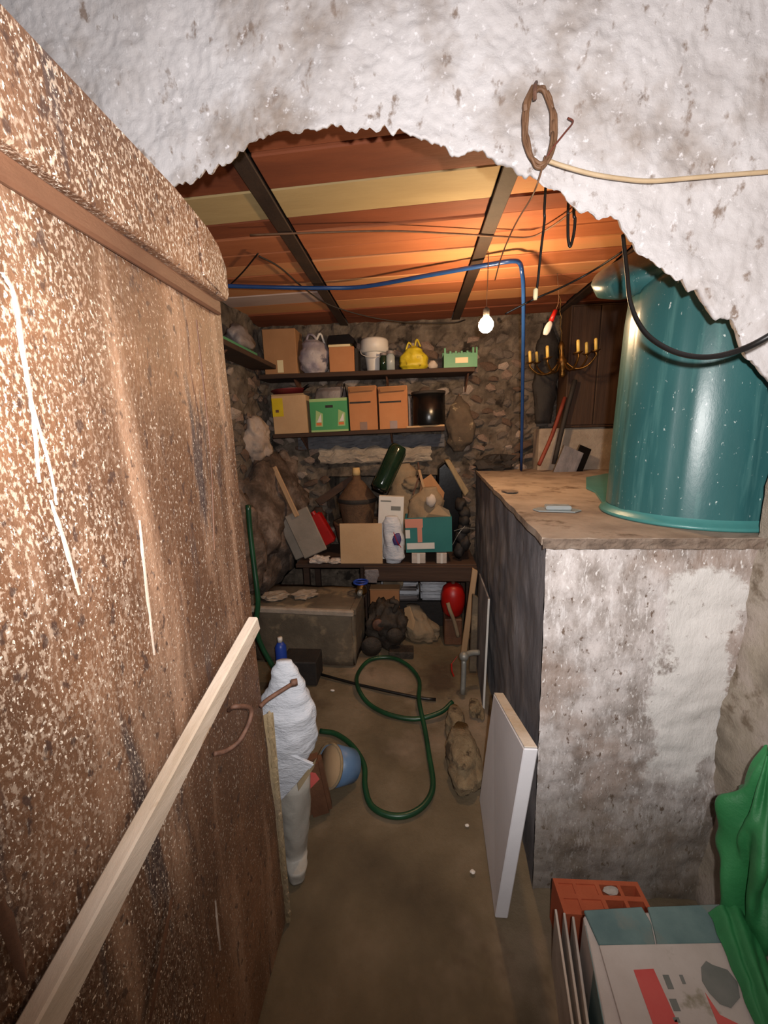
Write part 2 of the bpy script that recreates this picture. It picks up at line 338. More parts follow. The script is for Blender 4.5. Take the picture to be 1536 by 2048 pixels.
obj('lintel', grid(40, 10, lambda u, v: Vector((la.x+(lb.x-la.x)*u+.02*N.noise(Vector((v*4, 1, 0))), 3.15-.02*math.sin(math.pi*v)+.014*fr((u*2, v, 2), 5), la.z-.008+(.125+.03*N.noise(Vector((u*9, 0, 4))))*v+.016*N.noise(Vector((u*14, 3, 0)))))), m_palelintel, wb)
obj('plaster_band', grid(40, 8, lambda u, v: Vector((-.95+1.2*u, 3.165+.02*fr((u*3, v, 2), 4), 1.40+.10*v))), m_bluegrey, wb)
# left room wall with stones and bedrock
wl = struct(obj('wall_left', grid(60, 60, lambda u, v: Vector((-1.2+.05*fr((u*2.2, v*2.5, 1), 4), 1.04+2.3*u, 2.5*v))), m_mortar))
stones(wl, 12, 14, lambda u, v: Vector((-1.19, 1.9+1.3*u, .7+1.7*v)), R(90), .04, .08, None, 150)
b = lump(.24, .40, .46, 4, .42, 3.2, 4, (-1.16, 2.78, .86)); lump(.18, .20, .26, 4, .45, 3.2, 9, (-1.08, 3.02, 1.08), b)
obj('rock', b, m_rock, wl, True)
obj('rock', lump(.16, .24, .30, 4, .4, 3.5, 14, (-1.12, 2.25, .85)), m_rock, wl, True)
obj('rock', lump(.12, .14, .16, 4, .45, 3.5, 21, (-1.16, 2.80, 1.50)), m_stone[2], wl, True)
# right room wall, front room closures
struct(obj('wall_right', grid(30, 30, lambda u, v: Vector((1.72+.03*fr((u, v, 4), 5), 1.1+2.2*u, 2.5*v))), m_mortar))
# ceiling: clay tiles between steel beams
ce = struct(obj('ceiling', box(-1.5, 1.9, 1.06, 3.35, CE+.045, CE+.12), m_beam))
ys = [1.07, 1.19, 1.33, 1.50, 1.685, 1.80, 1.95, 2.07, 2.20, 2.34, 2.48, 2.66, 2.84, 3.0, 3.22]
kinds = [0, 0, 0, 1, 0, 2, 2, 3, 2, 3, 2, 3, 0, 0]
for (xa, xb) in ((-1.22, -.56), (-.50, .30), (.36, 1.06), (1.12, 1.70)):
    for i in range(14):
        k = kinds[i]
        if xa < -1 and i == 10: k = 4
        if xa > .3 and i == 3: k = 3
        y0, y1 = ys[i]+.003, ys[i+1]-.003; dz = rnd.uniform(0, .008)
        p = [(xa+.002, y0-.05*xa, CE+dz), (xb-.002, y0-.05*xb, CE+dz+rnd.uniform(-.003, .003)), (xb-.002, y1-.05*xb, CE+dz), (xa+.002, y1-.05*xa, CE+dz)]
        obj('ceiling_tile', prism(p, (0, 0, .035), .004), m_board[k], ce)
for x in (-.53, .33, 1.09):
    bb = box(x-.03, x+.03, 1.06, 3.22, CE-.014, CE-.004, .002); box(x-.005, x+.005, 1.06, 3.22, CE-.004, CE+.05, 0, bb)
    obj('steel_beam', bb, m_beam, ce)
# broken plaster arch in front
ctrl = [(-1.6, 1.80), (-.80, 1.96), (-.62, 2.05), (-.57, 2.09), (-.50, 2.105), (-.42, 2.13), (-.37, 2.165), (-.30, 2.18), (-.2, 2.185), (-.07, 2.17), (.02, 2.15), (.12, 2.105), (.16, 2.115), (.2, 2.08), (.26, 2.06), (.31, 2.03), (.38, 1.985), (.46, 1.955), (.50, 1.90), (.56, 1.86), (.60, 1.83), (.645, 1.80), (.68, 1.755), (.73, 1.74), (.755, 1.68), (.80, 1.63), (.835, 1.60), (.87, 1.52), (.90, 1.42), (.93, 1.30), (1.8, 1.29)]
def edge(x):
    for (a, za), (b_, zb) in zip(ctrl, ctrl[1:]):
        if a <= x <= b_:
            t = (x-a)/(b_-a); z = za+(zb-za)*t; break
    else: z = ctrl[-1][1]
    return z
def jag(x): return .018*N.noise(Vector((x*26, 0, 2)))+.014*N.noise(Vector((x*62, 3, 0)))+.008*abs(N.noise(Vector((x*150, 5, 0))))-.012
nx, ny = 420, 170
def headfn(u, v):
    x = -1.0+2.0*u; e = edge(x); j = jag(x); top = 2.75
    if v < .08:        # broken lip going back and up
        t = 1-v/.08; return Vector((x, .99+.06*t+.010*fr((x, t*.2, 0), 14)*t, e+j*(1-t)+.10*t*t+.01*N.noise(Vector((x*20, t*3, 0)))*t))
    t = (v-.08)/.92; z = e+(top-e)*t+j*max(0, 1-t*9)**2
    x += .012*N.noise(Vector((z*9, x*9, 3)))*min(1, t*20)
    return Vector((x, .99+.014*fr((x, z, 1), 2.2)+.0055*fr((x*.8+z*.8, z*.5-x*.5, 5), 11, 5)+.0022*N.noise(Vector((x*70, z*70, 0))), z))
wf = struct(obj('wall_front', grid(nx, ny, headfn), m_header, smooth=True))
obj('left_jamb', grid(20, 60, lambda u, v: Vector((-1.3+.66*u, 1.03+.02*fr((u, v*2, 3), 4), 2.3*v))), m_jamb, wf)
# right side wall running towards the viewer
struct(obj('wall_side', grid(80, 110, lambda u, v: Vector((.905+.018*fr((u*2, v*2.7, 7), 3.5)+.008*fr((u*2, v*2.7, 7), 15)-.02*math.exp(-((v-.25)/.1)**2), 1.05-2.2*u, 2.75*v))), m_jamb, smooth=True))
struct(obj('ceiling_2', box(-1.1, 1.0, -1.2, 1.0, 2.72, 2.78), m_header))
# ================================================================== MASONRY BLOCK
zt = 1.215
T = thing('masonry_block', 'tall plastered masonry block with mottled white front and dark grey side', 'block', (.9, 1.9, 0))
def loc(o, t): o.location = -Vector(t.location); return o
def wp(name, bm, mat, t, smooth=False):       # part given in world coordinates under an unrotated thing
    o = obj(name, bm, mat, t, smooth)
    o.matrix_parent_inverse = Matrix.Translation(-Vector(t.location)); return o
f0, f1 = Vector((.385, 1.05, 0)), Vector((.362, 1.05, zt-.022)); g0, g1 = Vector((.50, 3.1, 0)), Vector((.50, 3.1, zt-.022))
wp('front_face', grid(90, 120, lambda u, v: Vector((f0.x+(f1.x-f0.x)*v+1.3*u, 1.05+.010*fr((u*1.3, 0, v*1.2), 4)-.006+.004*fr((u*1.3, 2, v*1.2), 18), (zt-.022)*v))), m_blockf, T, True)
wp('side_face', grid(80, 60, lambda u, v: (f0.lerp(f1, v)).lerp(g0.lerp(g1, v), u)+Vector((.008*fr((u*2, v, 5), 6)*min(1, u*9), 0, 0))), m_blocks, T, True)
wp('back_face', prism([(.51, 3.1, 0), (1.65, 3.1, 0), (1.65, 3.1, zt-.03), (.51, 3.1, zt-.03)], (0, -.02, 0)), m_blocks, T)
edge_l = [p+Vector((-.012+.010*N.noise(Vector((i*3.3, 0, 0))), 0, 0)) for i, p in enumerate([f1.lerp(g1, k/24) for k in range(25)])]
fe = [Vector((.34+1.3*k/50, 1.035+.012*N.noise(Vector((k*.9, 5, 0)))+.006*N.noise(Vector((k*2.9, 8, 0))), zt-.022)) for k in range(51)]
wp('top_slab', prism([Vector((p.x, p.y, zt-.022)) for p in (edge_l[::-1]+fe[1:]+[Vector((1.64, 3.1, zt-.022))])], (0, 0, .022)), m_slab, T)
wp('chipped_edge', grid(160, 4, lambda u, v: Vector((.345+1.28*u, 1.022+.008*abs(fr((u*20, v, 0), 1.2)), zt-.026+.028*v+.003*N.noise(Vector((u*60, v, 0)))))), m_slabedge, T)
# ================================================================== STEEL DOOR (left)
D = thing('steel_door', 'open rusty steel door leaf with flaking pale specks, filling the left side', 'door', (-.43, .3, 0))
DX = -.41
wp('door_sheet', grid(60, 90, lambda u, v: Vector((DX-.004+.006*fr((u, v*2, 3), 2.5), -.45+(1.352-.028*v)*u, .01+1.80*v))), m_rust, D, True)
wp('back_sheet', box(DX-.04, DX-.014, -.45, .872, .01, 1.86), m_rustdark, D)
poly = [(DX+.022, -.45, 1.79), (DX+.022, .858, 1.785), (DX+.022, .868, 1.80), (DX+.022, .866, 1.855), (DX+.022, .84, 1.885), (DX+.022, .80, 1.900), (DX+.022, .70, 1.908), (DX+.022, -.45, 1.925)]
wp('top_rail', prism(poly, (-.05, 0, 0), .004), m_rust, D)
wp('rail_lip', box(DX-.006, DX+.006, -.45, .858, 1.758, 1.788, .004), m_rustdark, D)
wp('edge_strip', prism([(DX-.012, .895, .01), (DX+.004, .905, .01), (DX+.006, .906, .75), (DX-.010, .90, .75)], (.008, .008, .0), 0), m_edge, D)
bm = bmesh.new()
for k in range(40):
    z = .02+.74*k/40; r_ = .009+.006*N.noise(Vector((k*.7, 0, 0)))
    lump(r_, .008, .022, 1, .4, 2, k, (DX+.006, .906, z), bm)
wp('flaked_lip', bm, m_edge, D)
for k in range(5):                 # seams of the top rail cover at the far end
    pass
wp('cover_plate', prism([(DX+.0225, .76, 1.80), (DX+.0225, .825, 1.79), (DX+.0225, .81, 1.87), (DX+.0225, .76, 1.89)], (.003, 0, 0)), m_rust, D)
for pts, ww in (([(2, 545), (28, 590), (45, 700), (66, 830), (78, 965)], .007), ([(50, 720), (62, 800), (98, 930), (112, 1010)], .004), ([(392, 640), (420, 900), (428, 1100)], .003), ([(100, 1000), (128, 1080), (158, 1190)], .006), ([(278, 1040), (290, 1150), (308, 1310)], .006),
                ([(0, 1800), (50, 1960)], .012), ([(345, 1790), (300, 2040)], .016), ([(70, 150), (72, 195)], .003), ([(430, 1800), (440, 1900)], .006)):
    P = smoothpts([atX(x, y, DX+.004) for x, y in pts], 8); b = bmesh.new(); n = len(P); A = []; B = []
    for i, p in enumerate(P):
        h = ww*.5*(.45+.55*math.sin(math.pi*min(1, (i+1)/(n)))+.5*N.noise(Vector((i*1.3, ww*90, 0))))
        A.append(b.verts.new((DX+.004, p.y-h, p.z))); B.append(b.verts.new((DX+.004, p.y+h, p.z)))
    mid = [b.verts.new((DX+.0065, p.y, p.z)) for p in P]
    for i in range(n-1):
        b.faces.new((A[i], mid[i], mid[i+1], A[i+1])); b.faces.new((mid[i], B[i], B[i+1], mid[i+1]))
    wp('paint_drip', b, m_drip if pts[0][0] not in (0, 345, 392) else m_rustdark, D, True)
# wooden bar across the door
p0, p1 = Vector((DX+.010, .10, .875)), Vector((DX+.010, .835, 1.062)); d = (p1-p0).normalized(); q = Vector((0, -d.z, d.y))
wp('wooden_bar', prism([p0-q*.026, p1-q*.019, p1+q*.019, p0+q*.026], (.024, 0, 0), .003), m_batten, D)
# latch bolt and bent handle
a, b_ = atY(490, 1382, .93), atY(588, 1378, .93)
bm = tube([(DX, .87, a.z), (DX+.01, .90, a.z), (b_.x-.01, .955, b_.z)], .006, 8, 3); tube([(b_.x-.016, .955, b_.z), (b_.x, .962, b_.z)], .010, 8, 0, bm)
wp('latch_bolt', bm, m_rusthw, D, True)
wp('handle', tube([atX(458, 1420, DX+.006), atX(470, 1413, DX+.03), atX(500, 1416, DX+.045), atX(500, 1440, DX+.045), atX(480, 1480, DX+.035), atX(455, 1500, DX+.02), atX(428, 1508, DX+.005)], .005, 8, 6), m_rusthw, D, True)
# ================================================================== BARREL
T = thing('plastic_barrel', 'large teal ribbed plastic barrel with flared rim standing on the masonry block', 'barrel', (.925, 1.345, zt))
seg = 96; prof = [(.245, .012), (.244, .03), (.242, .25), (.239, .45), (.236, .62), (.230, .70), (.20, .735), (.12, .75), (0, .75)]
bm = bmesh.new(); rings = []
for r_, z in [(0, .012)]+prof:
    if r_ == 0: rings.append([bm.verts.new((0, 0, z))]); continue
    rg = []
    for i in range(seg):
        a = 2*math.pi*i/seg; kk = (i % 12)
        rg.append(bm.verts.new(((r_-(.005 if kk in (0,) else 0)+.0018*math.sin(i*math.pi/6))*math.cos(a), (r_-(.005 if kk in (0,) else 0))*math.sin(a), z)))
    rings.append(rg)
for A, B in zip(rings, rings[1:]):
    for i in range(seg):
        j = (i+1) % seg
        if len(A) == 1: bm.faces.new((A[0], B[j], B[i]))
        elif len(B) == 1: bm.faces.new((A[i], A[j], B[0]))
        else: bm.faces.new((A[i], A[j], B[j], B[i]))
obj('barrel_body', bm, m_teal, T, True)
obj('base_rim', lathe([(.0, .001), (.262, .001), (.266, .006), (.262, .013), (.250, .018), (.245, .03)], 64), m_teallight, T, True)
wp('rim_tongue', prism([atZ(x, y, zt+.002) for x, y in ((1172, 958), (1215, 950), (1260, 975), (1240, 1030), (1205, 1010), (1190, 985), (1172, 978))], (0, 0, .012), .002), m_teallight, T)
o = obj('tilted_lid', lathe([(0, 0), (.15, 0), (.185, .02), (.195, .06), (.185, .075), (.14, .085), (0, .09)], 40), m_teal, T, True)
o.location = (-.105, .12, .775); o.rotation_euler = (R(20), R(-24), 0)
o = obj('barrel_neck', lathe([(.10, .0), (.10, .05), (.108, .055), (.108, .07), (0, .07)], 32), m_teal, T, True); o.location = (0, 0, .745)
# clear tray on the block
p = atZ(1112, 1022, zt)
T = thing('clear_tray', 'small clear plastic tray lying on the block top before the barrel', 'tray', (p.x, p.y, zt+.002), (0, 0, R(-8)))
obj('tray_rim', prism([(-.065, -.03, 0), (.055, -.038, 0), (.085, 0, 0), (.06, .035, 0), (-.055, .04, 0), (-.08, .005, 0)], (0, 0, .004), .001), m_glass, T)
obj('tray_body', box(-.038, .048, -.022, .022, .0045, .02, .004), m_glass, T)
own('cloth_scrap', 'flat dirty scrap lying on the block top near its left edge', 'scrap', lump(.035, .05, .006, 2, .5, 3, 2), m_slabedge, atZ(1020, 985, zt)+Vector((0, 0, .006)))
# ================================================================== PIPES, CABLES, BULB
o = own('blue_pipe', 'thin blue plastic water pipe crossing below the ceiling then dropping to the block', 'pipe',
    tube([atZ(425, 571, 2.312), atZ(560, 575, 2.312), atZ(650, 576, 2.312), atZ(730, 573, 2.312), atZ(860, 550, 2.312), atZ(990, 527, 2.312), atZ(1026, 522, 2.312), atZ(1039, 526, 2.31), atZ(1044, 545, 2.27), atZ(1047, 600, 2.18),
          Vector((.70, 2.62, 1.75)), Vector((.79, 2.9, zt+.01))], .0105, 10, 5), m_bluepipe, smooth=True)
Bp = atY(972, 650, 2.05)
T = thing('hanging_bulb', 'lit bare light bulb hanging on its thin flex below the clay ceiling', 'light bulb', (Bp.x, 2.05, CE-.02))
dz = Bp.z-(CE-.02)
o = obj('bulb_glass', lathe([(0, -.036), (.016, -.033), (.029, -.022), (.036, -.004), (.034, .012), (.024, .028), (.0135, .038), (.0125, .042)], 24), m_bulb, T, True); o.location = (0, 0, dz)
o = obj('lamp_holder', lathe([(.0, .036), (.0135, .036), (.015, .045), (.015, .07), (.008, .08), (0, .08)], 16), m_dark, T, True); o.location = (0, 0, dz)
obj('flex', tube([(0, 0, 0), (.003, 0, -.05), (0, 0, dz+.075)], .0022, 6, 4), m_wire, T)
def cable(name, label, pts, r_, mat, r1=None, cat='cable'): return own(name, label, cat, tube(pts, r_, 8, 8, r1=r1), mat, smooth=True)
cable('black_cable', 'thick black cable drooping in a loop in front of the teal barrel', [atY(1246, 470, 1.07), atY(1254, 545, 1.05), atY(1262, 610, 1.02), atY(1290, 665, .98), atY(1340, 700, .93), atY(1400, 714, .88), atY(1465, 705, .83), atY(1545, 668, .78), atY(1700, 560, .74)], .0045, m_blackrub, .0062)
HY = .975
T = thing('wire_coil', 'coiled rusty brown wire ring hanging on the white plaster above the arch', 'wire', atY(1070, 180, HY))
bm = bmesh.new(); cc = atY(1079, 255, HY-.012)
for k in range(5):
    pts = []
    for i in range(25):
        a = 2*math.pi*i/24+.3*k; pts.append(cc+Vector((math.cos(a)*(.026+.002*k), rnd.uniform(-.004, .004)+.004*math.sin(a), math.sin(a)*(.068+.003*(k % 3))-.02*math.cos(a)*.6)))
    tube(pts, .0032, 6, 2, bm)
wp('wire_ring', bm, m_wire, T, True)
wp('nail', tube([atY(1073, 165, HY+.02), atY(1070, 172, HY-.02), atY(1070, 200, HY-.018)], .004, 6, 2), m_rusthw, T)
wp('wire_tie', tube([atY(1066, 175, HY-.01), atY(1052, 205, HY-.015), atY(1052, 222, HY-.012)], .006, 6, 3), m_wire, T)
cable('beige_cable', 'beige cable running right along the white plaster from the wire coil', [atY(1088, 318, HY-.01), atY(1120, 330, HY-.012), atY(1180, 347, HY-.01), atY(1240, 357, HY-.008), atY(1300, 362, HY-.01), atY(1380, 356, HY-.012), atY(1450, 350, HY-.01), atY(1560, 342, HY-.01)], .0042, m_beige)
cable('copper_wire', 'short thin reddish copper wire sticking up beside the wire coil', [atY(1092, 316, HY-.015), atY(1110, 290, HY-.02), atY(1130, 265, HY-.02), atY(1146, 244, HY-.01), atY(1136, 236, HY)], .0018, m_copper)
cable('thin_wire', 'thin brown wire hanging from the coil down over the arch edge', [atY(1090, 312, HY-.015), atY(1082, 345, HY-.02), atY(1072, 375, HY-.01), atY(1060, 400, 1.03), atY(1030, 450, 1.1), atY(1004, 510, 1.2), atY(990, 560, 1.3)], .0018, m_wire)
T = thing('drop_cable', 'black cord hanging straight down behind the arch edge with a pale connector at its end', 'cable', atY(1088, 430, 1.10))
a = atY(1090, 395, 1.10)
wp('cord_body', tube([(a.x+.01, 1.12, CE), a, atY(1089, 440, 1.10), atY(1082, 500, 1.1), atY(1076, 560, 1.1), atY(1073, 582, 1.1)], .0032, 8, 6), m_blackrub, T, True)
p = atY(1071, 590, 1.1)
wp('cord_connector', lathe([(0, p.z-.012), (.004, p.z-.012), (.006, p.z-.004), (.006, p.z+.012), (.003, p.z+.016), (0, p.z+.016)], 10, cx=p.x, cy=p.y), m_cream, T, True)
cable('ceiling_cord', 'black cable slanting from the barrel lid to below the bulb wire', [atY(1250, 500, 1.35), atY(1180, 545, 1.5), atY(1120, 576, 1.52), atY(1080, 593, 1.52), atY(1045, 610, 1.54), atY(1010, 628, 1.56)], .0035, m_blackrub)
cable('looped_cord', 'short black looped cord hanging under the arch at the right', [atY(1137, 400, 1.12)+Vector((0, .02, .28)), atY(1137, 400, 1.12), atY(1136, 430, 1.12), atY(1136, 470, 1.12), atY(1138, 488, 1.12), atY(1141, 492, 1.12), atY(1147, 470, 1.12), atY(1150, 440, 1.12), atY(1148, 402, 1.12), atY(1148, 402, 1.12)+Vector((0, .02, .28))], .0036, m_blackrub)
cable('roof_cord', 'sagging brown cable strung below the ceiling tiles across both beams', [atZ(500, 470, 2.341), atZ(640, 465, 2.341), atZ(780, 462, 2.341), atZ(900, 467, 2.341), atZ(1000, 473, 2.341), atZ(1060, 474, 2.341), atZ(1100, 455, 2.341), atZ(1150, 420, 2.341)], .004, m_wire)
cable('rear_cord', 'dark cable sagging below the ceiling toward the back shelf', [atZ(518, 512, 2.341), atZ(560, 535, 2.341), atZ(610, 578, 2.341), atZ(660, 610, 2.33), atZ(740, 634, 2.28), atZ(820, 645, 2.27), atZ(905, 646, 2.28), atZ(930, 640, 2.34)], .004, m_dark)
cable('bent_cord', 'short straight black cord at the upper left beside the door top', [atZ(428, 600, 2.341), atZ(480, 550, 2.341), atZ(516, 507, 2.342)], .0035, m_blackrub)
# ================================================================== SHELVES AND WHAT STANDS ON THEM
SY = 2.93
z1 = atY(740, 741, SY).z; xr = atY(950, 740, SY).x
T = thing('wall_shelf', 'dark wooden upper shelf running along the rubble back wall', 'shelf', (-.3, 3.05, z1))
wp('shelf_board', box(-1.15, xr, SY, 3.17, z1-.032, z1, .003), m_wooddark, T)
for x in (-.9, -.2, .4): wp('shelf_bracket', prism([(x, 3.15, z1-.034), (x, 2.99, z1-.034), (x, 3.15, z1-.15)], (.012, 0, 0)), m_rusthw, T)
zl, zr = atY(545, 869, SY).z, atY(890, 853, SY).z; xl, xr2 = atY(545, 869, SY).x, atY(890, 853, SY).x
tilt = -math.atan2(zr-zl, xr2-xl)
LS = thing('wall_shelf', 'dark wooden lower shelf sagging to the left under the upper one', 'shelf', (xl, SY, zl), (0, tilt, 0))
Lw = (Vector((xr2, 0, zr))-Vector((xl, 0, zl))).length
obj('shelf_board', box(0, Lw, 0, .24, -.03, 0, .003), m_wooddark, LS)
for x in (.2, .9): obj('shelf_bracket', prism([(x, .22, -.032), (x, .06, -.032), (x, .22, -.13)], (.012, 0, 0)), m_rusthw, LS)
T = thing('side_shelf', 'dark side shelf on the left wall behind the door top', 'shelf', (-1.1, 2.4, 2.02))
wp('shelf_board', box(-1.17, -.99, 1.75, 2.88, 1.99, 2.02, .003), m_wooddark, T)
wp('shelf_bracket', prism([(-1.16, 2.2, 1.988), (-1.03, 2.2, 1.988), (-1.16, 2.2, 1.87)], (0, .012, 0)), m_rusthw, T)
T = thing('green_strip', 'faded green board lying on the left side shelf', 'board', (-1.09, 2.35, 2.021))
wp('board_panel', box(-1.15, -1.02, 2.0, 2.62, 2.022, 2.05, .003), m_greencr, T)
own('grey_bundle', 'grey crumpled bundle on the side shelf above the green board', 'bundle', lump(.075, .12, .09, 3, .4, 4, 5, flat=-.055), m_greybag, (-1.08, 2.50, 2.108), smooth=True)
def crate(T, w_, d_, h_, mat, t=.005, flaps=0, mat_in=None):
    bm = box(0, w_, 0, d_, 0, t); box(0, t, 0, d_, t, h_, 0, bm); box(w_-t, w_, 0, d_, t, h_, 0, bm); box(t, w_-t, 0, t, t, h_, 0, bm); box(t, w_-t, d_-t, d_, t, h_, 0, bm)
    return obj('carton_body', bm, mat, T)
def item(px0, py0, px1, py1, Y, base=None):
    x0, x1, z0, z1_ = rects(px0, py0, px1, py1, Y)
    return x0, x1, (z0 if base is None else base), z1_
Z1 = z1+.0015
# 1 closed cardboard box
x0, x1, z0, zz = item(526, 657, 592, 735, 2.96, Z1)
T = thing('cardboard_box', 'tall plain brown cardboard box at the left end of the upper shelf', 'box', (x0, 2.96, Z1))
obj('carton_body', box(0, x1-x0, 0, .18, 0, zz-z0, .004), m_card, T); obj('label', box(.10*(1), .145, -.0016, -.0002, .012, .10, .0), m_cream, T)
# 2 lilac bag
x0, x1, z0, zz = item(597, 668, 656, 735, 3.0, Z1); w_ = (x1-x0)/2; h_ = zz-z0
T = thing('plastic_bag', 'crumpled grey lilac plastic bag on the upper shelf beside the tall cardboard box', 'bag', ((x0+x1)/2, 3.02, Z1))
obj('bag_body', loft([((0, 0, .002), w_*.7, .06), ((0, 0, h_*.15), w_*.98, .085), ((0, 0, h_*.5), w_*1.02, .085), ((0, 0, h_*.75), w_*.8, .06), ((-.01, 0, h_*.85), w_*.5, .04)], amp=.12, fold=.12), m_lilac, T, True)
obj('bag_handle', tube([(-w_*.5, 0, h_*.8), (-w_*.3, 0, h_*1.0), (w_*.1, -.02, h_*.95), (w_*.3, 0, h_*.8)], .010, 6, 4), m_lilac, T, True)
obj('bag_handle', tube([(w_*.2, -.02, h_*.8), (w_*.5, 0, h_*1.02), (w_*.8, 0, h_*.7)], .009, 6, 4), m_white, T, True)
# 3 orange-brown box with black machine on top
x0, x1, z0, zz = item(658, 693, 708, 736, 2.955, Z1)
T = thing('cardboard_box', 'small orange brown cardboard box under a black case on the upper shelf', 'box', (x0, 2.955, Z1))
obj('carton_body', box(0, x1-x0, 0, .17, 0, zz-z0, .003), m_cardo, T); obj('carton_side', box(x1-x0+.001, x1-x0+.025, .02, .17, 0, zz-z0-.01, .003), m_dark, T)
hb = zz-z0; T = thing('black_case', 'black case with a cream strip resting on the orange brown box', 'case', (x0-.008, 2.965, Z1+hb+.001))
obj('case_body', prism([(0, 0, .018), (.19, 0, .018), (.20, 0, .05), (.16, 0, .085), (.01, 0, .08), (0, 0, .05)], (0, .16, 0), .003), m_black, T)
obj('cream_strip', box(.003, .165, .0, .15, 0, .0175, .002), m_cream, T)
# 4 white bucket upside down on a jar stack
x0, x1, z0, zz = item(714, 673, 785, 736, 3.02, Z1); cx = (x0+x1)/2; h_ = zz-z0
T = thing('white_bucket', 'white plastic bucket with wide rim near the middle of the upper shelf', 'bucket', (cx-.005, 3.075, Z1))
obj('bucket_body', lathe([(0, .0), (.055, 0), (.062, .02), (.078, h_*.55), (.082, h_*.58)], 32), m_white, T, True)
obj('bucket_rim', lathe([(.08, h_*.56), (.104, h_*.58), (.104, h_*.90), (.095, h_*.96), (.0, h_*.97)], 32), m_white, T, True)
obj('bucket_handle', tube([(.104, 0, h_*.75), (.09, -.075, h_*.5), (0, -.108, h_*.38), (-.09, -.075, h_*.5), (-.104, 0, h_*.75)], .003, 6, 5), m_white, T, True)
for (px, wpx, top, lab, mt) in ((767, 8, 706, 'small dark green jar in front of the white bucket', m_greengl), (781, 9, 702, 'small grey glass jar between the white bucket and the yellow bag', m_glass)):
    p = atY(px, 737, 2.955); hh = atY(px, top, 2.955).z-Z1; r_ = abs(atY(px+wpx, 737, 2.955).x-p.x)
    T = thing('glass_jar', lab, 'jar', (p.x, 2.962, Z1)); obj('jar_body', lathe([(0, 0), (r_, 0), (r_, hh*.72), (r_*.75, hh*.8), (r_*.75, hh*.84), (0, hh*.84)], 18), mt, T, True)
    obj('lid', lathe([(0, hh*.845), (r_*.85, hh*.845), (r_*.85, hh), (0, hh)], 18), m_greybag, T)
# 6 yellow bag
x0, x1, z0, zz = item(799, 682, 857, 737, 2.99, Z1); w_ = (x1-x0)/2; h_ = zz-z0
T = thing('plastic_bag', 'bright yellow tied plastic bag on the upper shelf', 'bag', ((x0+x1)/2, 3.0, Z1))
obj('bag_body', loft([((0, 0, .002), w_*.8, .05), ((0, 0, h_*.15), w_, .075), ((0, 0, h_*.45), w_*.95, .07), ((0, 0, h_*.7), w_*.6, .05), ((.0, 0, h_*.82), w_*.22, .02)], amp=.13, fold=.2, seed=4), m_yellow, T, True)
obj('bag_handle', tube([(-.005, 0, h_*.78), (-w_*.35, -.01, h_*.95), (-w_*.55, -.01, h_*.7)], .007, 6, 4), m_yellow, T, True)
obj('bag_handle', tube([(.005, 0, h_*.78), (w_*.2, -.01, h_*1.05), (w_*.45, -.01, h_*.8)], .007, 6, 4), m_yellow, T, True)
p = atY(866, 737, 3.0); own('paper_bundle', 'small pale crumpled bundle between the yellow bag and green crate', 'bundle', lump(.035, .04, .035, 2, .35, 3, 8, flat=-.03), m_paper, (p.x, 3.02, Z1+.031), smooth=True)
# 8 green crate
x0, x1, z0, zz = item(888, 695, 955, 736, 2.95, Z1); w_ = x1-x0; h_ = zz-z0
T = thing('green_crate', 'small green plastic crate with cream label at the right end of the upper shelf', 'crate', (x0, 2.95, Z1))
crate(T, w_, .17, h_*.72, m_greencr, .006)
for fx in (0, .16, .33, .5, .67, .84): obj('crate_post', box(w_*fx, w_*fx+.014, 0, .006, h_*.72, h_*(1.0 if fx in (0, .84) else .84), .001), m_greencr, T)
obj('crate_post', box(w_-.012, w_, 0, .006, h_*.72, h_, .001), m_greencr, T)
obj('top_bar', box(0, w_, .164, .17, h_*.72, h_, .001), m_greencr, T)
obj('label', box(w_*.34, w_*.72, -.003, -.0005, h_*.22, h_*.5), m_cream, T)
bm = bmesh.new()
for k in range(6): lump(.022, .03, .022, 2, .4, 3, k, (w_*(.15+.14*k), .08, h_*.68), bm)
o = obj('crate_contents', bm, m_dark, T, True); o['kind'] = 'stuff'
# ---- lower shelf: children positions given along the tilted shelf, things stay top-level
Msh = Matrix.Translation(LS.location) @ Matrix.Rotation(tilt, 4, 'Y')
def onshelf(name, label, cat, px, dy=.03, lean=0, extra=0):
    p = atY(px, 860, SY+dy); u = (p.x-xl)/math.cos(tilt); pos = Msh @ Vector((u, dy, .002+extra))
    return thing(name, label, cat, pos, (0, tilt+lean, 0))
PX = lambda n: n*.00383   # metres per pixel at the shelf depth
T = onshelf('cardboard_box', 'tan cardboard box with a yellow print at the left end of the lower shelf', 'box', 549)
crate(T, PX(69), .18, PX(73), m_card2); obj('yellow_print', box(.0, .085, -.0025, -.0004, .13, .265), m_yel, T)
obj('yellow_mark', box(.025, .05, -.0034, -.0026, .16, .18), m_rustdark, T); obj('carton_flap', prism([(.001, 0, PX(73)), (PX(68), 0, PX(73)), (PX(66), -.015, PX(73)+.012), (.004, -.015, PX(73)+.012)], (0, .002, 0)), m_card2, T)
pb = T.matrix_basis @ Vector((.11, .09, PX(73)+.016))
T2 = thing('maroon_pan', 'dark maroon pan lying on the tan cardboard box of the lower shelf', 'pan', pb, (0, tilt-.05, 0))
obj('pan_bowl', lathe([(0, .0), (.10, 0), (.128, .03), (.132, .036), (.10, .036), (0, .045)], 28), m_maroon, T2, True); obj('pan_handle', tube([(.12, 0, .03), (.15, -.01, .045), (.17, -.01, .05)], .012, 8, 3), m_black, T2, True)
T = onshelf('green_carton', 'bright green carton with pale edges and two printed pictures on the lower shelf', 'box', 623)
W_, H_ = PX(75), PX(64)
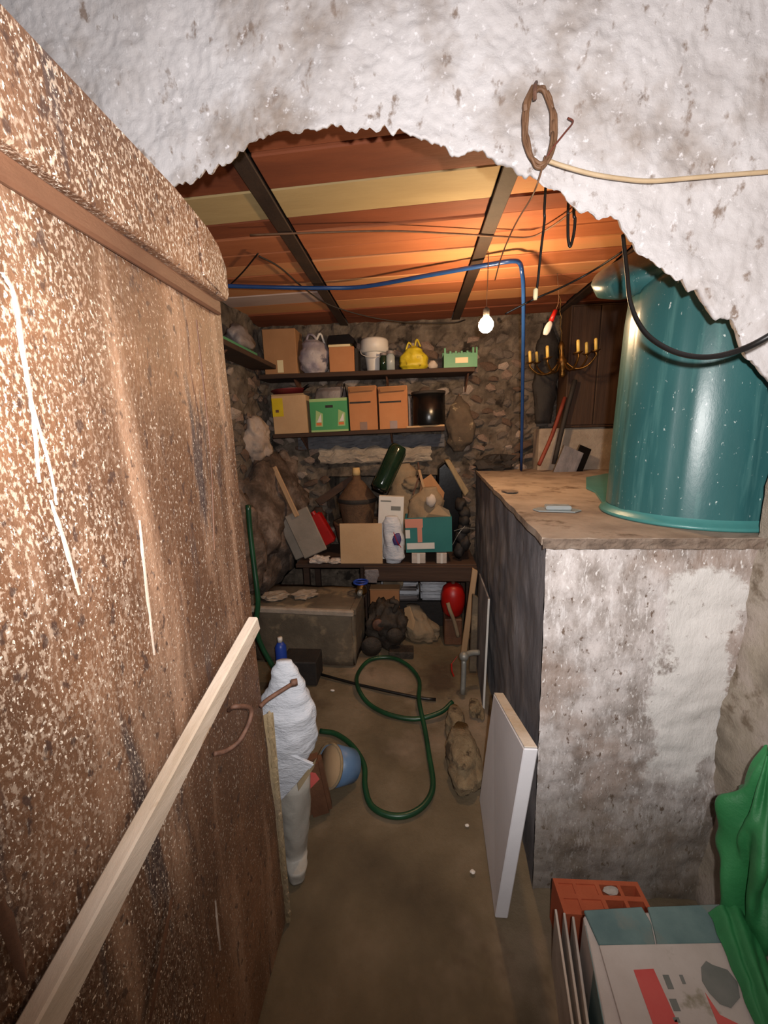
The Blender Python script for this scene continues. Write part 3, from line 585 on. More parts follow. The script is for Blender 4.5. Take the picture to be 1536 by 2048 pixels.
crate(T, W_, .18, H_, m_green); obj('edge_trim', box(0, W_, -.003, -.0004, 0, .014), m_palegreen, T); obj('edge_trim', box(0, W_, -.003, -.0004, H_-.022, H_), m_palegreen, T)
obj('hand_hole', box(W_*.42, W_*.62, -.0025, -.0004, H_*.72, H_*.80, .0005), m_dark, T)
for fx in (.12, .72):
    obj('picture_panel', prism([(W_*fx, -.0025, H_*.16), (W_*(fx+.2), -.0025, H_*.16), (W_*(fx+.22), -.0025, H_*.55), (W_*(fx+.04), -.0025, H_*.66)], (0, .002, 0)), m_palegreen, T)
    obj('white_triangle', prism([(W_*(fx+.05), -.0042, H_*.3), (W_*(fx+.17), -.0042, H_*.3), (W_*(fx+.17), -.0042, H_*.56)], (0, .0014, 0)), m_white, T)
    obj('orange_patch', box(W_*(fx+.03), W_*(fx+.17), -.0042, -.0028, H_*.2, H_*.28), m_orangepr, T)
obj('bag_contents', loft([((W_/2, .09, .02), W_*.42, .07), ((W_/2, .09, H_*.9), W_*.44, .075), ((W_/2+.005, .09, H_+.05), W_*.42, .07), ((W_/2+.01, .09, H_+.085), W_*.38, .05)], amp=.1, fold=.1, seed=9), m_greybag, T, True)
pk = T.matrix_basis @ Vector((W_*.93, .02, H_+.004))
T = thing('black_tongs', 'pair of black tongs sticking up out of the green carton', 'tongs', pk, (0, tilt, 0))
obj('tong_arm', tube([(-.02, 0, 0), (-.004, 0, .06), (.004, 0, .10)], .005, 6, 3, r1=.003), m_black, T); obj('tong_arm', tube([(.022, 0, 0), (.012, 0, .06), (.006, 0, .10)], .005, 6, 3, r1=.003), m_black, T)
for px, wpx, hpx, lab in ((701, 55, 83, 'taller orange brown cardboard box right of the green carton, top flap torn'), (760, 56, 80, 'cardboard box beside the black pot on the lower shelf, dark hand slot')):
    T = onshelf('cardboard_box', lab, 'box', px, .03); W_, H_ = PX(wpx), PX(hpx)
    crate(T, W_, .18, H_, m_cardo)
    obj('dark_slot', box(W_*.03, W_*.78, -.0022, -.0004, H_*.62, H_*.66), m_dark, T); obj('tape', box(W_*.36, W_*.62, -.0022, -.0004, .0, H_*.19), m_tape, T)
    obj('carton_flap', prism([(.004, .003, H_), (W_-.004, .003, H_), (W_-.012, -.03, H_-.035), (.02, -.035, H_-.04)], (0, .003, .003)), m_card, T)
    obj('carton_flap', prism([(.004, .178, H_), (W_-.004, .178, H_), (W_-.012, .19, H_+.02), (.02, .19, H_+.02)], (0, .003, 0)), m_card, T)
    bm = lump(W_*.38, .05, .03, 2, .5, 4, px, (W_/2, .09, H_-.03)); obj('carton_contents', bm, m_dark, T, True)
T = onshelf('support_board', 'pale thin board under the black pot on the lower shelf', 'board', 813, .02)
obj('board_panel', box(0, PX(74), 0, .19, 0, .014, .002), m_card2, T)
T = onshelf('black_pot', 'glossy black cylindrical pot at the right end of the lower shelf', 'pot', 858, .11, 0, .0155); h_ = PX(64)
obj('pot_body', lathe([(0, 0), (.122, 0), (.125, .006), (.125, h_-.02), (.118, h_-.02), (.118, .02), (0, .02)], 40), m_black, T, True)
obj('pot_rim', lathe([(.117, h_-.022), (.129, h_-.018), (.129, h_), (.117, h_)], 40), m_dark, T, True)
T = onshelf('grey_box', 'narrow grey box squeezed left of the black pot', 'box', 818, .13, 0, .0155); obj('carton_body', box(0, .018, 0, .07, 0, h_-.02, .002), m_greybag, T)
obj('lid', box(-.001, .019, -.001, .071, h_-.019, h_-.005), m_dark, T)
# hanging sack
p = atY(918, 790, 3.04)
T = thing('hanging_sack', 'brown grey cloth sack hanging from a nail right of the lower shelf', 'sack', (p.x+.01, 3.085, p.z))
obj('sack_body', loft([((0, .05, .0), .02, .02), ((.0, 0, -.10), .08, .05), ((.01, 0, -.22), .115, .075), ((.01, 0, -.34), .10, .07), ((.0, .01, -.42), .04, .03)], amp=.16, fold=.15, seed=2), m_sack, T, True)
obj('nail', tube([(0, .12, .01), (0, .04, .015)], .004, 6, 0), m_rusthw, T)
obj('sack_tie', tube([(0, .06, .015), (.004, .055, -.005), (-.01, .055, -.03)], .005, 6, 3), m_wire, T)
# ================================================================== BENCH AND JUNK HEAP
BZ = .60; BF = 2.55
T = thing('low_bench', 'low dark wooden bench along the back wall under the junk heap', 'bench', (-.2, 2.8, 0))
wp('bench_top', box(-.86, .435, 2.60, 3.12, BZ-.03, BZ, .004), m_wooddark, T)
wp('front_beam', box(-.36, .435, 2.575, 2.598, BZ-.12, BZ-.01, .004), m_wooddark, T)
for x in (-.85, -.41, .385): wp('leg', box(x, x+.045, 2.74, 2.785, 0, BZ-.031, .003), m_wooddark, T); wp('leg', box(x, x+.045, 3.07, 3.11, 0, BZ-.031, .003), m_wooddark, T)
B0 = BZ+.0015
def it2(px0, py0, px1, py1, Y): return rects(px0, py0, px1, py1, Y)
# paddle boards with wooden handle
T = thing('handled_board', 'grey rectangular board with long light wooden handle leaning left on the bench', 'trowel board', atY(638, 1110, 2.68)+Vector((0, 0, .004)), (R(-6), R(-24), 0))
obj('board_plate', box(-.115, .075, -.008, .008, .012, .36, .006), m_stonegrey, T)
obj('handle', box(-.04, -.002, -.026, -.009, .32, .72, .005), m_woodlight, T)
T = thing('grey_board', 'second grey board standing close behind the handled board', 'board', atY(624, 1112, 2.715)+Vector((0, 0, .006)), (R(-6), R(-24), 0))
obj('board_plate', box(-.135, .075, .0, .015, .014, .33, .006), m_stonegrey, T); obj('board_rim', box(-.138, -.1355, .0, .015, .02, .325), m_dark, T)
T = thing('red_can', 'flat red plastic can tilted between the grey board and the tan panel', 'can', atY(655, 1096, 2.78)+Vector((0, 0, .0)), (0, R(-28), 0))
obj('can_body', box(-.07, .08, 0, .09, .02, .27, .012, seg=2), m_red, T); obj('can_cap', lathe([(0, .27), (.02, .27), (.02, .295), (0, .295)], 14, cx=.03, cy=.045), m_red, T)
# big round pan, demijohn
p = atY(714, 1040, 2.88)
T = thing('round_basket', 'wide round brown basket standing behind the tan square panel', 'basket', (p.x, 2.935, B0))
obj('basket_body', lathe([(0, 0), (.13, 0), (.165, .10), (.185, .21), (.19, .225), (.178, .225), (.16, .13), (.12, .02), (0, .02)], 36), m_brownw, T, True)
obj('basket_rim', lathe([(.178, .226), (.194, .226), (.194, .244), (.178, .244)], 36), m_brownw, T, True)
T = thing('demijohn', 'brown cone shouldered demijohn with a cream stopper inside the round basket', 'demijohn', (p.x, 2.935, B0+.022))
h_ = atY(727, 935, 2.935).z-B0-.022
obj('demijohn_body', lathe([(0, 0), (.10, 0), (.108, .02), (.118, .20), (.145, h_-.255), (.150, h_-.24), (.135, h_-.215), (.060, h_-.115), (.034, h_-.09), (.027, h_-.06), (0, h_-.06)], 32), m_brownw, T, True)
obj('dark_band', lathe([(.151, h_-.262), (.155, h_-.255), (.155, h_-.235), (.151, h_-.23)], 32), m_dark, T, True)
obj('stopper', lathe([(0, h_-.058), (.029, h_-.058), (.031, h_-.03), (.027, h_), (0, h_)], 20), m_cork, T, True)
# dark green bottle tilted
a, b_ = atY(763, 968, 2.80), atY(795, 900, 2.86); d = (b_-a).normalized()
T = thing('green_bottle', 'big glossy dark green bottle tilted on top of the junk heap', 'bottle', a)
T.rotation_mode = 'QUATERNION'; T.rotation_quaternion = d.to_track_quat('Z', 'Y'); Lb = (b_-a).length
obj('bottle_body', lathe([(0, -.04), (.05, -.04), (.064, -.03), (.066, 0), (.066, Lb), (.055, Lb+.03), (.0, Lb+.04)], 28), m_greengl, T, True)
obj('bottle_base', lathe([(0, -.055), (.045, -.055), (.05, -.041), (0, -.041)], 20), m_black, T, True)
obj('grip_ridge', box(-.012, .012, -.074, -.062, 0, Lb, .003), m_greengl, T)
# canvas sack heap
x0, x1, z0, zz = it2(775, 928, 832, 1010, 2.95)
T = thing('canvas_sack', 'dusty brown canvas sack standing behind the white carton', 'sack', ((x0+x1)/2+.02, 3.0, B0))
obj('sack_body', loft([((0, 0, .004), .14, .08), ((0, 0, .2), .15, .09), ((0, 0, .40), .13, .08), ((0, 0, zz-B0-.06), .10, .06), ((-.01, 0, zz-B0), .05, .03)], amp=.16, fold=.12, seed=11), m_canvas, T, True)
obj('sack_fold', lump(.07, .04, .05, 3, .4, 4, 6, (.06, -.07, zz-B0-.15)), m_canvas, T, True)
# tan panel
x0, x1, z0, zz = it2(679, 1038, 764, 1119, 2.60)
T = thing('tan_panel', 'square tan fibreboard panel propped at the front of the bench', 'panel', (x0, 2.604, B0), (R(-3), 0, 0))
obj('board_panel', box(0, x1-x0, 0, .008, 0, x1-x0-.01, .002), m_card2, T)
obj('back_batten', box(.01, x1-x0-.01, .0085, .018, .02, .05), m_woodlight, T)
# white carton
x0, x1, z0, zz = it2(752, 992, 802, 1050, 2.72)
T = thing('white_carton', 'upright white printed carton above the tan square panel', 'box', (x0, 2.705, B0+.004), (0, R(3), 0))
W_ = x1-x0; H_ = zz-B0
obj('carton_body', box(0, W_, 0, .055, 0, H_, .002), m_white, T); obj('print_block', box(W_*.5, W_*.88, -.0016, -.0002, H_-.10, H_-.07), m_greypr, T)
obj('print_block', box(W_*.3, W_*.85, -.0016, -.0002, H_-.19, H_-.165), m_dark, T); obj('print_block', box(W_*.08, W_*.5, -.0016, -.0002, H_-.04, H_-.03), m_greypr, T)
# violet white bag
x0, x1, z0, zz = it2(764, 1035, 806, 1118, 2.60); w_ = (x1-x0)/2
T = thing('plastic_bag', 'white plastic bag with violet print right of the tan panel', 'bag', ((x0+x1)/2, 2.64, B0))
h_ = zz-B0
obj('bag_body', loft([((.0, 0, .002), w_*.7, .035), ((.01, 0, .05), w_*1.05, .055), ((.01, 0, h_*.5), w_*.95, .055), ((0, 0, h_*.85), w_*.9, .04), ((0, 0, h_), w_*.6, .03)], amp=.13, fold=.12, seed=21), m_bag, T, True)
obj('violet_print', lump(.03, .006, .045, 2, .4, 4, 3, (.03, -.06, h_*.55)), m_purple, T, True); obj('red_stripe', tube([(.01, -.06, h_*.7), (.035, -.068, h_*.5), (.06, -.06, h_*.38)], .003, 6, 3), m_red, T)
# teal carton
x0, x1, z0, zz = it2(812, 1038, 905, 1116, 2.62); W_ = x1-x0; H_ = zz-B0-.07
for k, (fx, ww) in enumerate(((.12, .30), (.66, .22))):
    T = thing('small_white_box', ['wider small white box under the teal carton', 'narrow small white box under the right end of the teal carton'][k], 'box', (x0+W_*fx, 2.615, B0))
    obj('carton_body', box(0, W_*ww, 0, .10, 0, .075, .002), m_paper, T); obj('tape', box(W_*ww*.4, W_*ww*.6, -.0014, -.0002, 0, .075), m_white, T)
T = thing('teal_carton', 'teal printed carton with pink and white patches on the bench', 'box', (x0, 2.62, B0+.077), (0, R(-1.5), 0))
crate(T, W_, .16, H_, m_tealpr)
obj('pink_print', box(W_*.0, W_*.38, -.0022, -.0004, H_*.72, H_*.97), m_pink, T); obj('pink_print', box(W_*.26, W_*.36, -.0034, -.0023, H_*.3, H_*.72), m_pink, T)
obj('white_print', box(W_*.02, W_*.62, -.0038, -.0024, H_*.10, H_*.28), m_white, T); obj('white_print', box(0, W_*.1, -.0022, -.0004, H_*.42, H_*.66), m_white, T)
obj('torn_flap', prism([(W_*.45, .005, H_), (W_*.98, .005, H_), (W_*.94, -.02, H_+.05), (W_*.72, -.03, H_+.09), (W_*.52, -.02, H_+.03)], (0, .004, 0)), m_card2, T)
obj('paper_lining', loft([((W_*.35, .08, .02), W_*.3, .06), ((W_*.4, .08, H_), W_*.38, .07), ((W_*.5, .08, H_+.10), W_*.36, .06), ((W_*.55, .08, H_+.20), W_*.15, .03)], amp=.18, fold=.2, seed=31), m_canvas, T, True)
p = atY(862, 1000, 2.66); own('paper_scrap', 'small crumpled white paper on top of the teal carton', 'paper', lump(.035, .02, .045, 2, .4, 3, 4), m_paper, p-Vector((0, .04, 0)), smooth=True)
own('cardboard_sheet', 'torn brown cardboard sheet standing tilted between canvas sack and black case', 'cardboard', prism([atY(832, 1035, 2.83), atY(880, 1035, 2.83), atY(889, 985, 2.88), atY(862, 948, 2.9), atY(842, 962, 2.9)], (0, .004, 0), .001), m_card)
own('cloth_bundle', 'dark brown cloth bundle behind the red can on the bench', 'bundle', loft([((0, 0, .002), .10, .06), ((0, 0, .12), .11, .07), ((0, 0, .26), .08, .05), ((.02, 0, .34), .03, .02)], amp=.18, fold=.3, seed=83), m_wooddark, (atY(628, 1040, 2.93).x, 3.02, B0), smooth=True)
own('rusty_rod', 'rusty iron rod leaning over the top of the canvas sack', 'rod', tube([atY(826, 990, 2.86), atY(838, 950, 2.90), atY(836, 925, 2.94)], .006, 6, 2), m_rusthw)
own('grey_rag', 'grey rag hanging folded over the front edge of the low bench', 'rag', loft([((0, 0, 0), .035, .006), ((0, 0, .06), .05, .008), ((0, .0, .10), .045, .007)], amp=.2, f=20, fold=.2, seed=91), m_greybag, (-.30, 2.56, BZ-.125), smooth=True)
# cream stick and dark stick
own('wooden_stick', 'thin light wooden stick leaning on the heap above the teal carton', 'stick', tube([atY(866, 1035, 2.80), atY(850, 985, 2.84), atY(838, 940, 2.88)], .011, 6, 2), m_woodlight)
own('dark_plank', 'dark plank leaning left of the demijohn on the bench', 'plank', prism([atY(630, 1000, 2.98), atY(640, 1012, 2.98), atY(722, 955, 3.05), atY(716, 942, 3.05)], (0, .02, 0), .002), m_wooddark)
# black and yellow tilted case
a = atY(905, 985, 2.82)
T = thing('black_reel', 'black tilted case with a dull yellow edge at the right of the heap', 'case', (a.x+.0, 2.90, B0), (0, R(0), 0))
H_ = atY(890, 920, 2.86).z-B0
obj('case_body', prism([(-.11, 0, 0), (.10, 0, 0), (.10, 0, .22), (.075, 0, H_-.16), (-.05, 0, H_-.02), (-.10, 0, H_-.06)], (0, .14, 0), .01), m_black, T)
obj('yellow_edge', prism([(-.052, -.012, H_-.005), (-.015, -.012, H_), (.13, -.012, H_-.24), (.10, -.012, H_-.28)], (0, .12, 0), .006), m_edge, T)
bm = bmesh.new()
for k in range(7): lump(rnd.uniform(.035, .05), .05, rnd.uniform(.04, .06), 2, .4, 3, k+40, (rnd.uniform(-.02, .03), rnd.uniform(0, .05), .05+k*.055), bm)
own('dark_rags', 'heap of dark oily rags at the right end of the bench beside the block', 'rags', bm, m_dark, (.335, 2.68, B0+.02), smooth=True)
for k, (a, b_) in enumerate((((908, 1062), (950, 1058)), ((905, 1090), (930, 1052)))):
    own('loose_wire', ['thin pale wire sticking out flat from the dark rags', 'short pale wire sticking up from the dark rags'][k], 'wire', tube([atY(*a, 2.6), atY((a[0]+b_[0])/2, (a[1]+b_[1])/2-4, 2.58), atY(*b_, 2.6)], .002, 6, 3), m_galv)
# crumpled papers at the left end
for k, (px, py, s, lab) in enumerate(((640, 1112, .07, 'crumpled white paper at the foot of the handled board'), (668, 1106, .045, 'small crumpled grey paper touching the tan panel'))):
    p = atY(px, py, 2.62); own('crumpled_paper', lab, 'paper', lump(s, .045, s*.45, 3, .5, 4, k+60, flat=-s*.28), m_paper, (p.x-.01+.02*k, 2.632, B0+s*.285), smooth=False)
# ================================================================== UNDER THE BENCH
x0, x1, z0, zz = it2(760, 1157, 838, 1197, 2.9)
for k in range(5):
    own('folded_cloth', 'folded pale grey cloth, %s of the left stack under the bench' % ['lowest', 'second from bottom', 'middle one', 'second from top', 'topmost'][k], 'cloth',
        box(x0+rnd.uniform(0, .02), x1-rnd.uniform(0, .02), 2.85, 3.07, .205+k*.042, .205+k*.042+.040, .012, seg=2), m_bag if k % 2 else m_greybag, smooth=True)
own('storage_crate', 'low dark wooden crate under the bench carrying the folded cloths', 'crate', box(x0-.03, .37, 2.84, 3.05, .001, .203, .004), m_dark)
x0b, x1b = atY(842, 1180, 2.9).x, atY(892, 1180, 2.9).x
for k in range(3):
    own('folded_cloth', 'folded white cloth, %s of the right stack under the bench' % ['bottom', 'middle', 'top'][k], 'cloth', box(x1+.012, x1b, 2.86, 3.06, .206+k*.062, .206+k*.062+.058, .014, seg=2), m_bag, smooth=True)
p = atY(787, 1170, 2.84)
own('ring_bowl', 'grey shallow bowl tilted against the folded cloths', 'bowl', lathe([(0, 0), (.05, .0), (.075, .02), (.08, .025), (.07, .025), (.05, .008), (0, .008)], 24), m_tuffs, (p.x, 2.825, p.z+.03), (R(70), 0, 0), smooth=True)
p0 = atY(735, 1215, 2.60); x0, x1, z0, zz = it2(735, 1190, 795, 1216, 2.62)
T = thing('orange_box', 'small orange cardboard box behind the engine on the floor', 'box', (x0+.01, 2.70, .001)); obj('carton_body', box(0, x1-x0, 0, .09, 0, zz+.0, .003), m_cardo, T); obj('lid', box(-.003, x1-x0+.003, -.003, .093, zz+.001, zz+.012, .002), m_card, T)
# red helmet-like tank
p = atY(910, 1190, 2.55)
own('dark_block', 'dark wooden block under the round red tank', 'block', box(p.x-.07, p.x+.055, 2.56, 2.70, .001, .20, .006), m_rustdark)
T = thing('red_tank', 'rounded red metal tank standing under the right end of the bench', 'tank', (p.x-.005, 2.635, .202))
h_ = .44
obj('tank_body', lathe([(0, 0), (.05, 0), (.072, .03), (.085, .09), (.085, .16), (.07, .215), (.04, .24), (0, .245)], 28), m_red, T, True); obj('tank_valve', lathe([(0, .24), (.014, .24), (.014, .265), (0, .265)], 12), m_rusthw, T)
obj('tank_hose', tube([(-.045, -.082, .13), (-.03, -.10, .08), (.0, -.105, .0), (.03, -.10, -.12)], .014, 8, 5), m_canvas, T, True)
a, b_ = atZ(928, 1300, .02), atY(943, 1145, 2.35)
T = thing('timber_offcut', 'light timber offcut leaning upright beside the red tank', 'timber', (.36, 2.33, .005))
wp('timber_body', prism([(.315, 2.44, .005), (.355, 2.44, .005), (.42, 2.46, .60), (.385, 2.46, .62)], (0, .022, 0), .003), m_woodlight, T)
T = thing('timber_offcut', 'grey weathered timber standing between the red tank and the block', 'timber', (.42, 2.25, .005))
wp('timber_body', prism([(.345, 2.24, .005), (.390, 2.24, .005), (.392, 2.26, .50), (.36, 2.26, .52)], (0, .03, 0), .003), m_tuffs, T)
# stone trough
T = thing('stone_chest', 'worn grey stone trough block standing on the floor at the left', 'stone block', (-.65, 2.5, 0), (0, 0, R(-4)))
obj('stone_body', grid(1, 1, lambda u, v: Vector((0, 0, 0))), m_tuffs, T) if False else None
b = box(-.44, .27, -.22, .20, 0, .40, .012, seg=2); bmesh.ops.subdivide_edges(b, edges=b.edges[:], cuts=5, use_grid_fill=True)
for v in b.verts: v.co += Vector((fr(v.co+Vector((1, 0, 0)), 9), fr(v.co+Vector((0, 3, 0)), 9), min(0, fr(v.co, 9)) if v.co.z < .2 else fr(v.co, 9)))*.006
for v in b.verts: v.co.z = max(0, v.co.z)
obj('stone_body', b, m_tuffs, T, True)
obj('stone_lip', box(-.445, .275, -.235, -.20, .365, .405, .008), m_palelintel, T); obj('end_lip', box(.245, .285, -.20, .20, .355, .408, .008), m_tuffs, T)
for k, (x, y, r_) in enumerate(((-.32, -.06, .09), (-.12, -.02, .08))):
    q = T.matrix_basis @ Vector((x, y, .414)); own('torn_paper', ['torn pale paper at the left on the stone trough', 'torn brownish paper on the middle of the stone trough'][k], 'paper', lump(r_, .07, .018, 3, .6, 5, k+80, flat=-.006), m_palelintel, q+Vector((0, 0, .002)), smooth=False)
q = Vector((-.375, 2.52, .412))
T = thing('blue_valve', 'blue and brass hose valve lying on the right end of the stone trough', 'valve', q)
obj('valve_body', lathe([(0, 0), (.038, 0), (.042, .02), (.03, .05), (.02, .07), (0, .07)], 18), m_brass, T, True)
bm = bmesh.new(); tube([(math.cos(a/6*math.pi)*.05, math.sin(a/6*math.pi)*.05, .085) for a in range(13)], .007, 6, 1, bm); tube([(-.05, 0, .085), (.05, 0, .085)], .005, 6, 0, bm); obj('valve_wheel', bm, m_blue, T, True)
obj('valve_outlet', tube([(0, -.03, .03), (0, -.08, .03)], .018, 10, 0), m_galv, T, True)
# engine
T = thing('old_engine', 'oily dark cast iron engine part with round flywheels on the floor', 'engine', (-.20, 2.50, .0))
b = lump(.14, .12, .17, 4, .35, 5, 77, (.0, .04, .17), flat=.0-.17)
for v in b.verts: v.co.z = max(.002, v.co.z)
obj('engine_block', b, m_engine, T, True)
def disc(name, c, r_, t, mat):
    o = obj(name, lathe([(0, -t), (r_*.25, -t), (r_*.28, -t*.6), (r_*.7, -t*.6), (r_*.75, -t), (r_, -t), (r_, t), (0, t)], 28), mat, T, True); o.location = c; o.rotation_euler = (R(90), 0, R(8)); return o
disc('flywheel', (-.10, -.10, .075), .07, .012, m_engine); disc('flywheel', (.06, -.085, .15), .055, .012, m_engine); disc('pulley', (-.05, -.085, .23), .04, .012, m_rusthw)
obj('exhaust_stub', tube([(.05, .0, .28), (.08, -.02, .36), (.03, -.03, .38)], .018, 10, 4), m_engine, T, True)
obj('engine_foot', box(.02, .19, -.13, -.03, .002, .05, .006), m_engine, T)
# tan bag with white cup
T = thing('paper_sack', 'crumpled tan paper sack lying open on the floor right of the engine', 'sack', (.06, 2.68, .003), (0, 0, R(-25)))
obj('sack_body', loft([((-.02, 0, .0), .15, .11), ((-.02, 0, .07), .15, .11), ((-.05, 0, .16), .09, .08), ((-.08, 0, .23), .05, .04)], amp=.2, fold=.25, seed=41), m_canvas, T, True)
obj('sack_flap', prism([(-.10, -.11, .12), (-.02, -.13, .10), (-.01, -.12, .17), (-.06, -.10, .27), (-.11, -.09, .24)], (.0, .006, 0), .001), m_card2, T)
own('white_cup', 'small white cup lying on the tan paper sack', 'cup', lathe([(0, 0), (.018, 0), (.024, .04), (.021, .04), (.016, .004), (0, .004)], 16), m_white, atZ(832, 1262, .02)+Vector((0, -.10, -.018)), (R(8), R(0), 0), smooth=True)
# ================================================================== HOSES AND PIPES ON THE FLOOR
fz = .014
fl = lambda pts, z=fz: [atZ(p[0], p[1], p[2] if len(p) > 2 else z) for p in pts]
own('green_hose', 'long green garden hose looped in two rings across the dirt floor', 'hose',
    tube(fl([(640, 1462), (672, 1468), (705, 1492), (728, 1530), (730, 1572), (742, 1610), (775, 1630), (815, 1630), (850, 1608), (866, 1570), (858, 1510), (850, 1460), (838, 1400, .042), (838, 1360), (815, 1330), (780, 1315), (740, 1320), (717, 1345), (715, 1372, .042), (735, 1405), (775, 1428), (830, 1438), (880, 1425, .03), (905, 1404, .05)]), .0125, 10, 6), m_hose, smooth=True)
own('black_pipe', 'straight black pipe lying across the floor beneath the green hose', 'pipe', tube(fl([(628, 1345), (720, 1370), (830, 1394)], .010)+fl([(872, 1399)], .010), .0085, 10, 2), m_blackrub, smooth=True)
own('green_hose', 'upright green hose hanging on the left wall behind the door edge', 'hose', tube([atY(496, 1010, 1.95), atY(500, 1060, 1.95), atY(508, 1130, 1.93), atY(516, 1200, 1.9), atY(518, 1280, 1.9), Vector((-.69, 1.9, .016))], .014, 10, 5), m_hose, smooth=True)
T = thing('water_pipe', 'grey galvanised pipe elbow with a stub coming out of the block side', 'pipe', (.36, 1.97, 0))
bx = .27
wp('pipe_run', tube([(.376, 2.09, .232), (.33, 2.08, .235), (.285, 2.05, .235)], .017, 12, 3), m_galv, T, True); wp('pipe_elbow', lump(.028, .028, .028, 3, .0, 1, 0, (.282, 2.045, .232)), m_galv, T, True)
wp('pipe_drop', tube([(.282, 2.045, .22), (.28, 2.03, .12), (.272, 2.0, .02)], .015, 12, 3), m_galv, T, True)
a = atY(903, 1328, 2.0); T = thing('red_tag', 'small red tag hanging beside the galvanised pipe', 'tag', a)
obj('tag_strip', tube([(0, 0, 0), (.002, -.004, -.04), (.014, -.004, -.075)], .004, 6, 3), m_red, T); obj('tag_tie', tube([(0, 0, .0), (.035, .03, .03)], .0015, 6, 0), m_red, T)
# blue bottle on the left
p = atY(563, 1315, 2.05); T = thing('blue_bottle', 'slim blue plastic bottle standing left of the stone trough', 'bottle', (p.x, 2.05, .002))
h_ = atY(563, 1275, 2.05).z
obj('bottle_body', lathe([(0, 0), (.03, 0), (.033, .01), (.033, h_-.06), (.015, h_-.03), (0, h_-.03)], 20), m_blue, T, True); obj('cap', lathe([(0, h_-.029), (.016, h_-.029), (.014, h_), (0, h_)], 14), m_white, T, True)
own('floor_crate', 'dark low box behind the door edge on the floor', 'box', box(-.82, -.60, 2.06, 2.22, .002, .16, .006), m_dark)
# ================================================================== NEAR THE DOOR: BAG, TUB
T = thing('plastic_bag', 'tall stuffed white plastic bag leaning behind the door edge', 'bag', (-.38, 1.08, 0))
P = lambda x, y, Y=1.08: atY(x, y, Y)
def sec(xl_, xr_, y, ry=.06, Y=1.08):
    a, b = P(xl_, y, Y), P(xr_, y, Y); return (((a+b)/2).x-T.location.x, Y-T.location.y, ((a+b)/2).z), (b-a).length/2, ry
bl = P(580, 1770)
obj('bag_body', loft([sec(522, 600, 1545, .05), sec(518, 625, 1500, .065), sec(516, 637, 1460, .07), sec(516, 634, 1420, .065), sec(524, 622, 1393, .05), sec(538, 610, 1370, .04), sec(540, 600, 1345, .03), sec(552, 584, 1322, .015)], amp=.07, f=9, fold=.20, seed=51), m_bag, T, True)
obj('torn_layer', prism([Vector(sec(520, 522, 1440)[0])+Vector((0, -.075, 0)), Vector(sec(636, 638, 1500)[0])+Vector((0, -.06, 0)), Vector(sec(560, 562, 1582)[0])+Vector((0, -.065, 0)), Vector(sec(538, 540, 1575)[0])+Vector((0, -.07, 0))], (0, .01, 0), .002), m_bag, T)
obj('lower_bag', loft([((-.035, -.05, .002), .030, .025), ((-.035, -.04, .04), .036, .034), sec(566, 612, 1700, .040), sec(560, 620, 1640, .05), sec(550, 622, 1570, .055), sec(545, 615, 1535, .05)], amp=.07, f=9, fold=.22, seed=57), m_bagclear, T, True)
obj('yellow_label', prism([Vector(sec(606, 608, 1530)[0])+Vector((0, -.07, 0)), Vector(sec(640, 642, 1490)[0])+Vector((0, -.055, 0)), Vector(sec(635, 637, 1508)[0])+Vector((0, -.055, 0)), Vector(sec(608, 610, 1545)[0])+Vector((0, -.07, 0))], (0, .004, 0)), m_edge, T)
T = thing('brown_packet', 'tall dark brown packet with faded red print between white bag and blue tub', 'packet', (-.385, 1.27, .002), (R(-5), R(-8), R(15)))
obj('packet_body', box(-.045, .045, -.03, .03, 0, .25, .014, seg=2), m_rustdark, T); obj('red_print', prism([(-.02, -.0315, .14), (.025, -.0315, .17), (.015, -.0315, .20), (-.02, -.0315, .22)], (0, .001, 0)), m_redpr, T)
T = thing('blue_tub', 'faded blue plastic tub tipped on its side with cream inside, next to the hose', 'tub', (-.355, 1.40, .095))
T.rotation_mode = 'QUATERNION'; T.rotation_quaternion = Vector((-.62, -.55, .50)).to_track_quat('Z', 'Y')
T.scale = (.86, .86, .86)
obj('tub_body', lathe([(0, -.12), (.07, -.12), (.08, -.11), (.098, .03), (.094, .03), (.076, -.10), (0, -.10)], 32), m_bluetub, T, True)
obj('tub_lining', lathe([(0, -.02), (.083, -.02), (.090, .028), (.0, .02)], 32), m_card2, T, True)
obj('tub_rim', lathe([(.092, .028), (.102, .028), (.102, .038), (.092, .038)], 32), m_edge, T, True)
for x, y, q, lab in ((945, 1745, .007, 'small white plaster chip on the floor close to the foam slab bottom'), (934, 1652, .006, 'small white plaster chip on the floor below the wool bundle'), (665, 1382, .009, 'small pale chip on the floor in front of the stone block')):
    own('plaster_chip', lab, 'chip', lump(q*1.4, q, q*.5, 2, .3, 3, x, flat=-q*.4), m_white, atZ(x, y, 0)+Vector((0, 0, q*.4+.001)))
# ================================================================== RIGHT OF THE PASSAGE
bm = loft([((0.01, -.02, .0), .066, .12), ((0.01, -.02, .05), .070, .13), ((0.01, 0, .10), .058, .11), ((0.01, .06, .14), .04, .06)], seg=40, amp=.22, f=16, seed=61)
for v in bm.verts: v.co.z = max(.0, v.co.z)
T = thing('wool_bundle', 'matted tan bundle of insulation wool lying on the floor beside the white foam slab', 'bundle', (.200, 1.52, .002))
obj('wool_body', bm, m_rag, T, True)
b = loft([((0.0, .21, .0), .045, .09), ((0, .21, .06), .045, .09), ((0, .21, .11), .03, .07)], seg=36, amp=.25, f=16, seed=66)
for v in b.verts: v.co.z = max(.0, v.co.z)
obj('wool_tail', b, m_rag, T, True)
b = loft([((.062, -.01, .0), .030, .10), ((.062, -.01, .05), .032, .10), ((.06, .02, .09), .02, .07)], seg=32, amp=.2, f=18, seed=68)
for v in b.verts: v.co.z = max(.0, v.co.z)
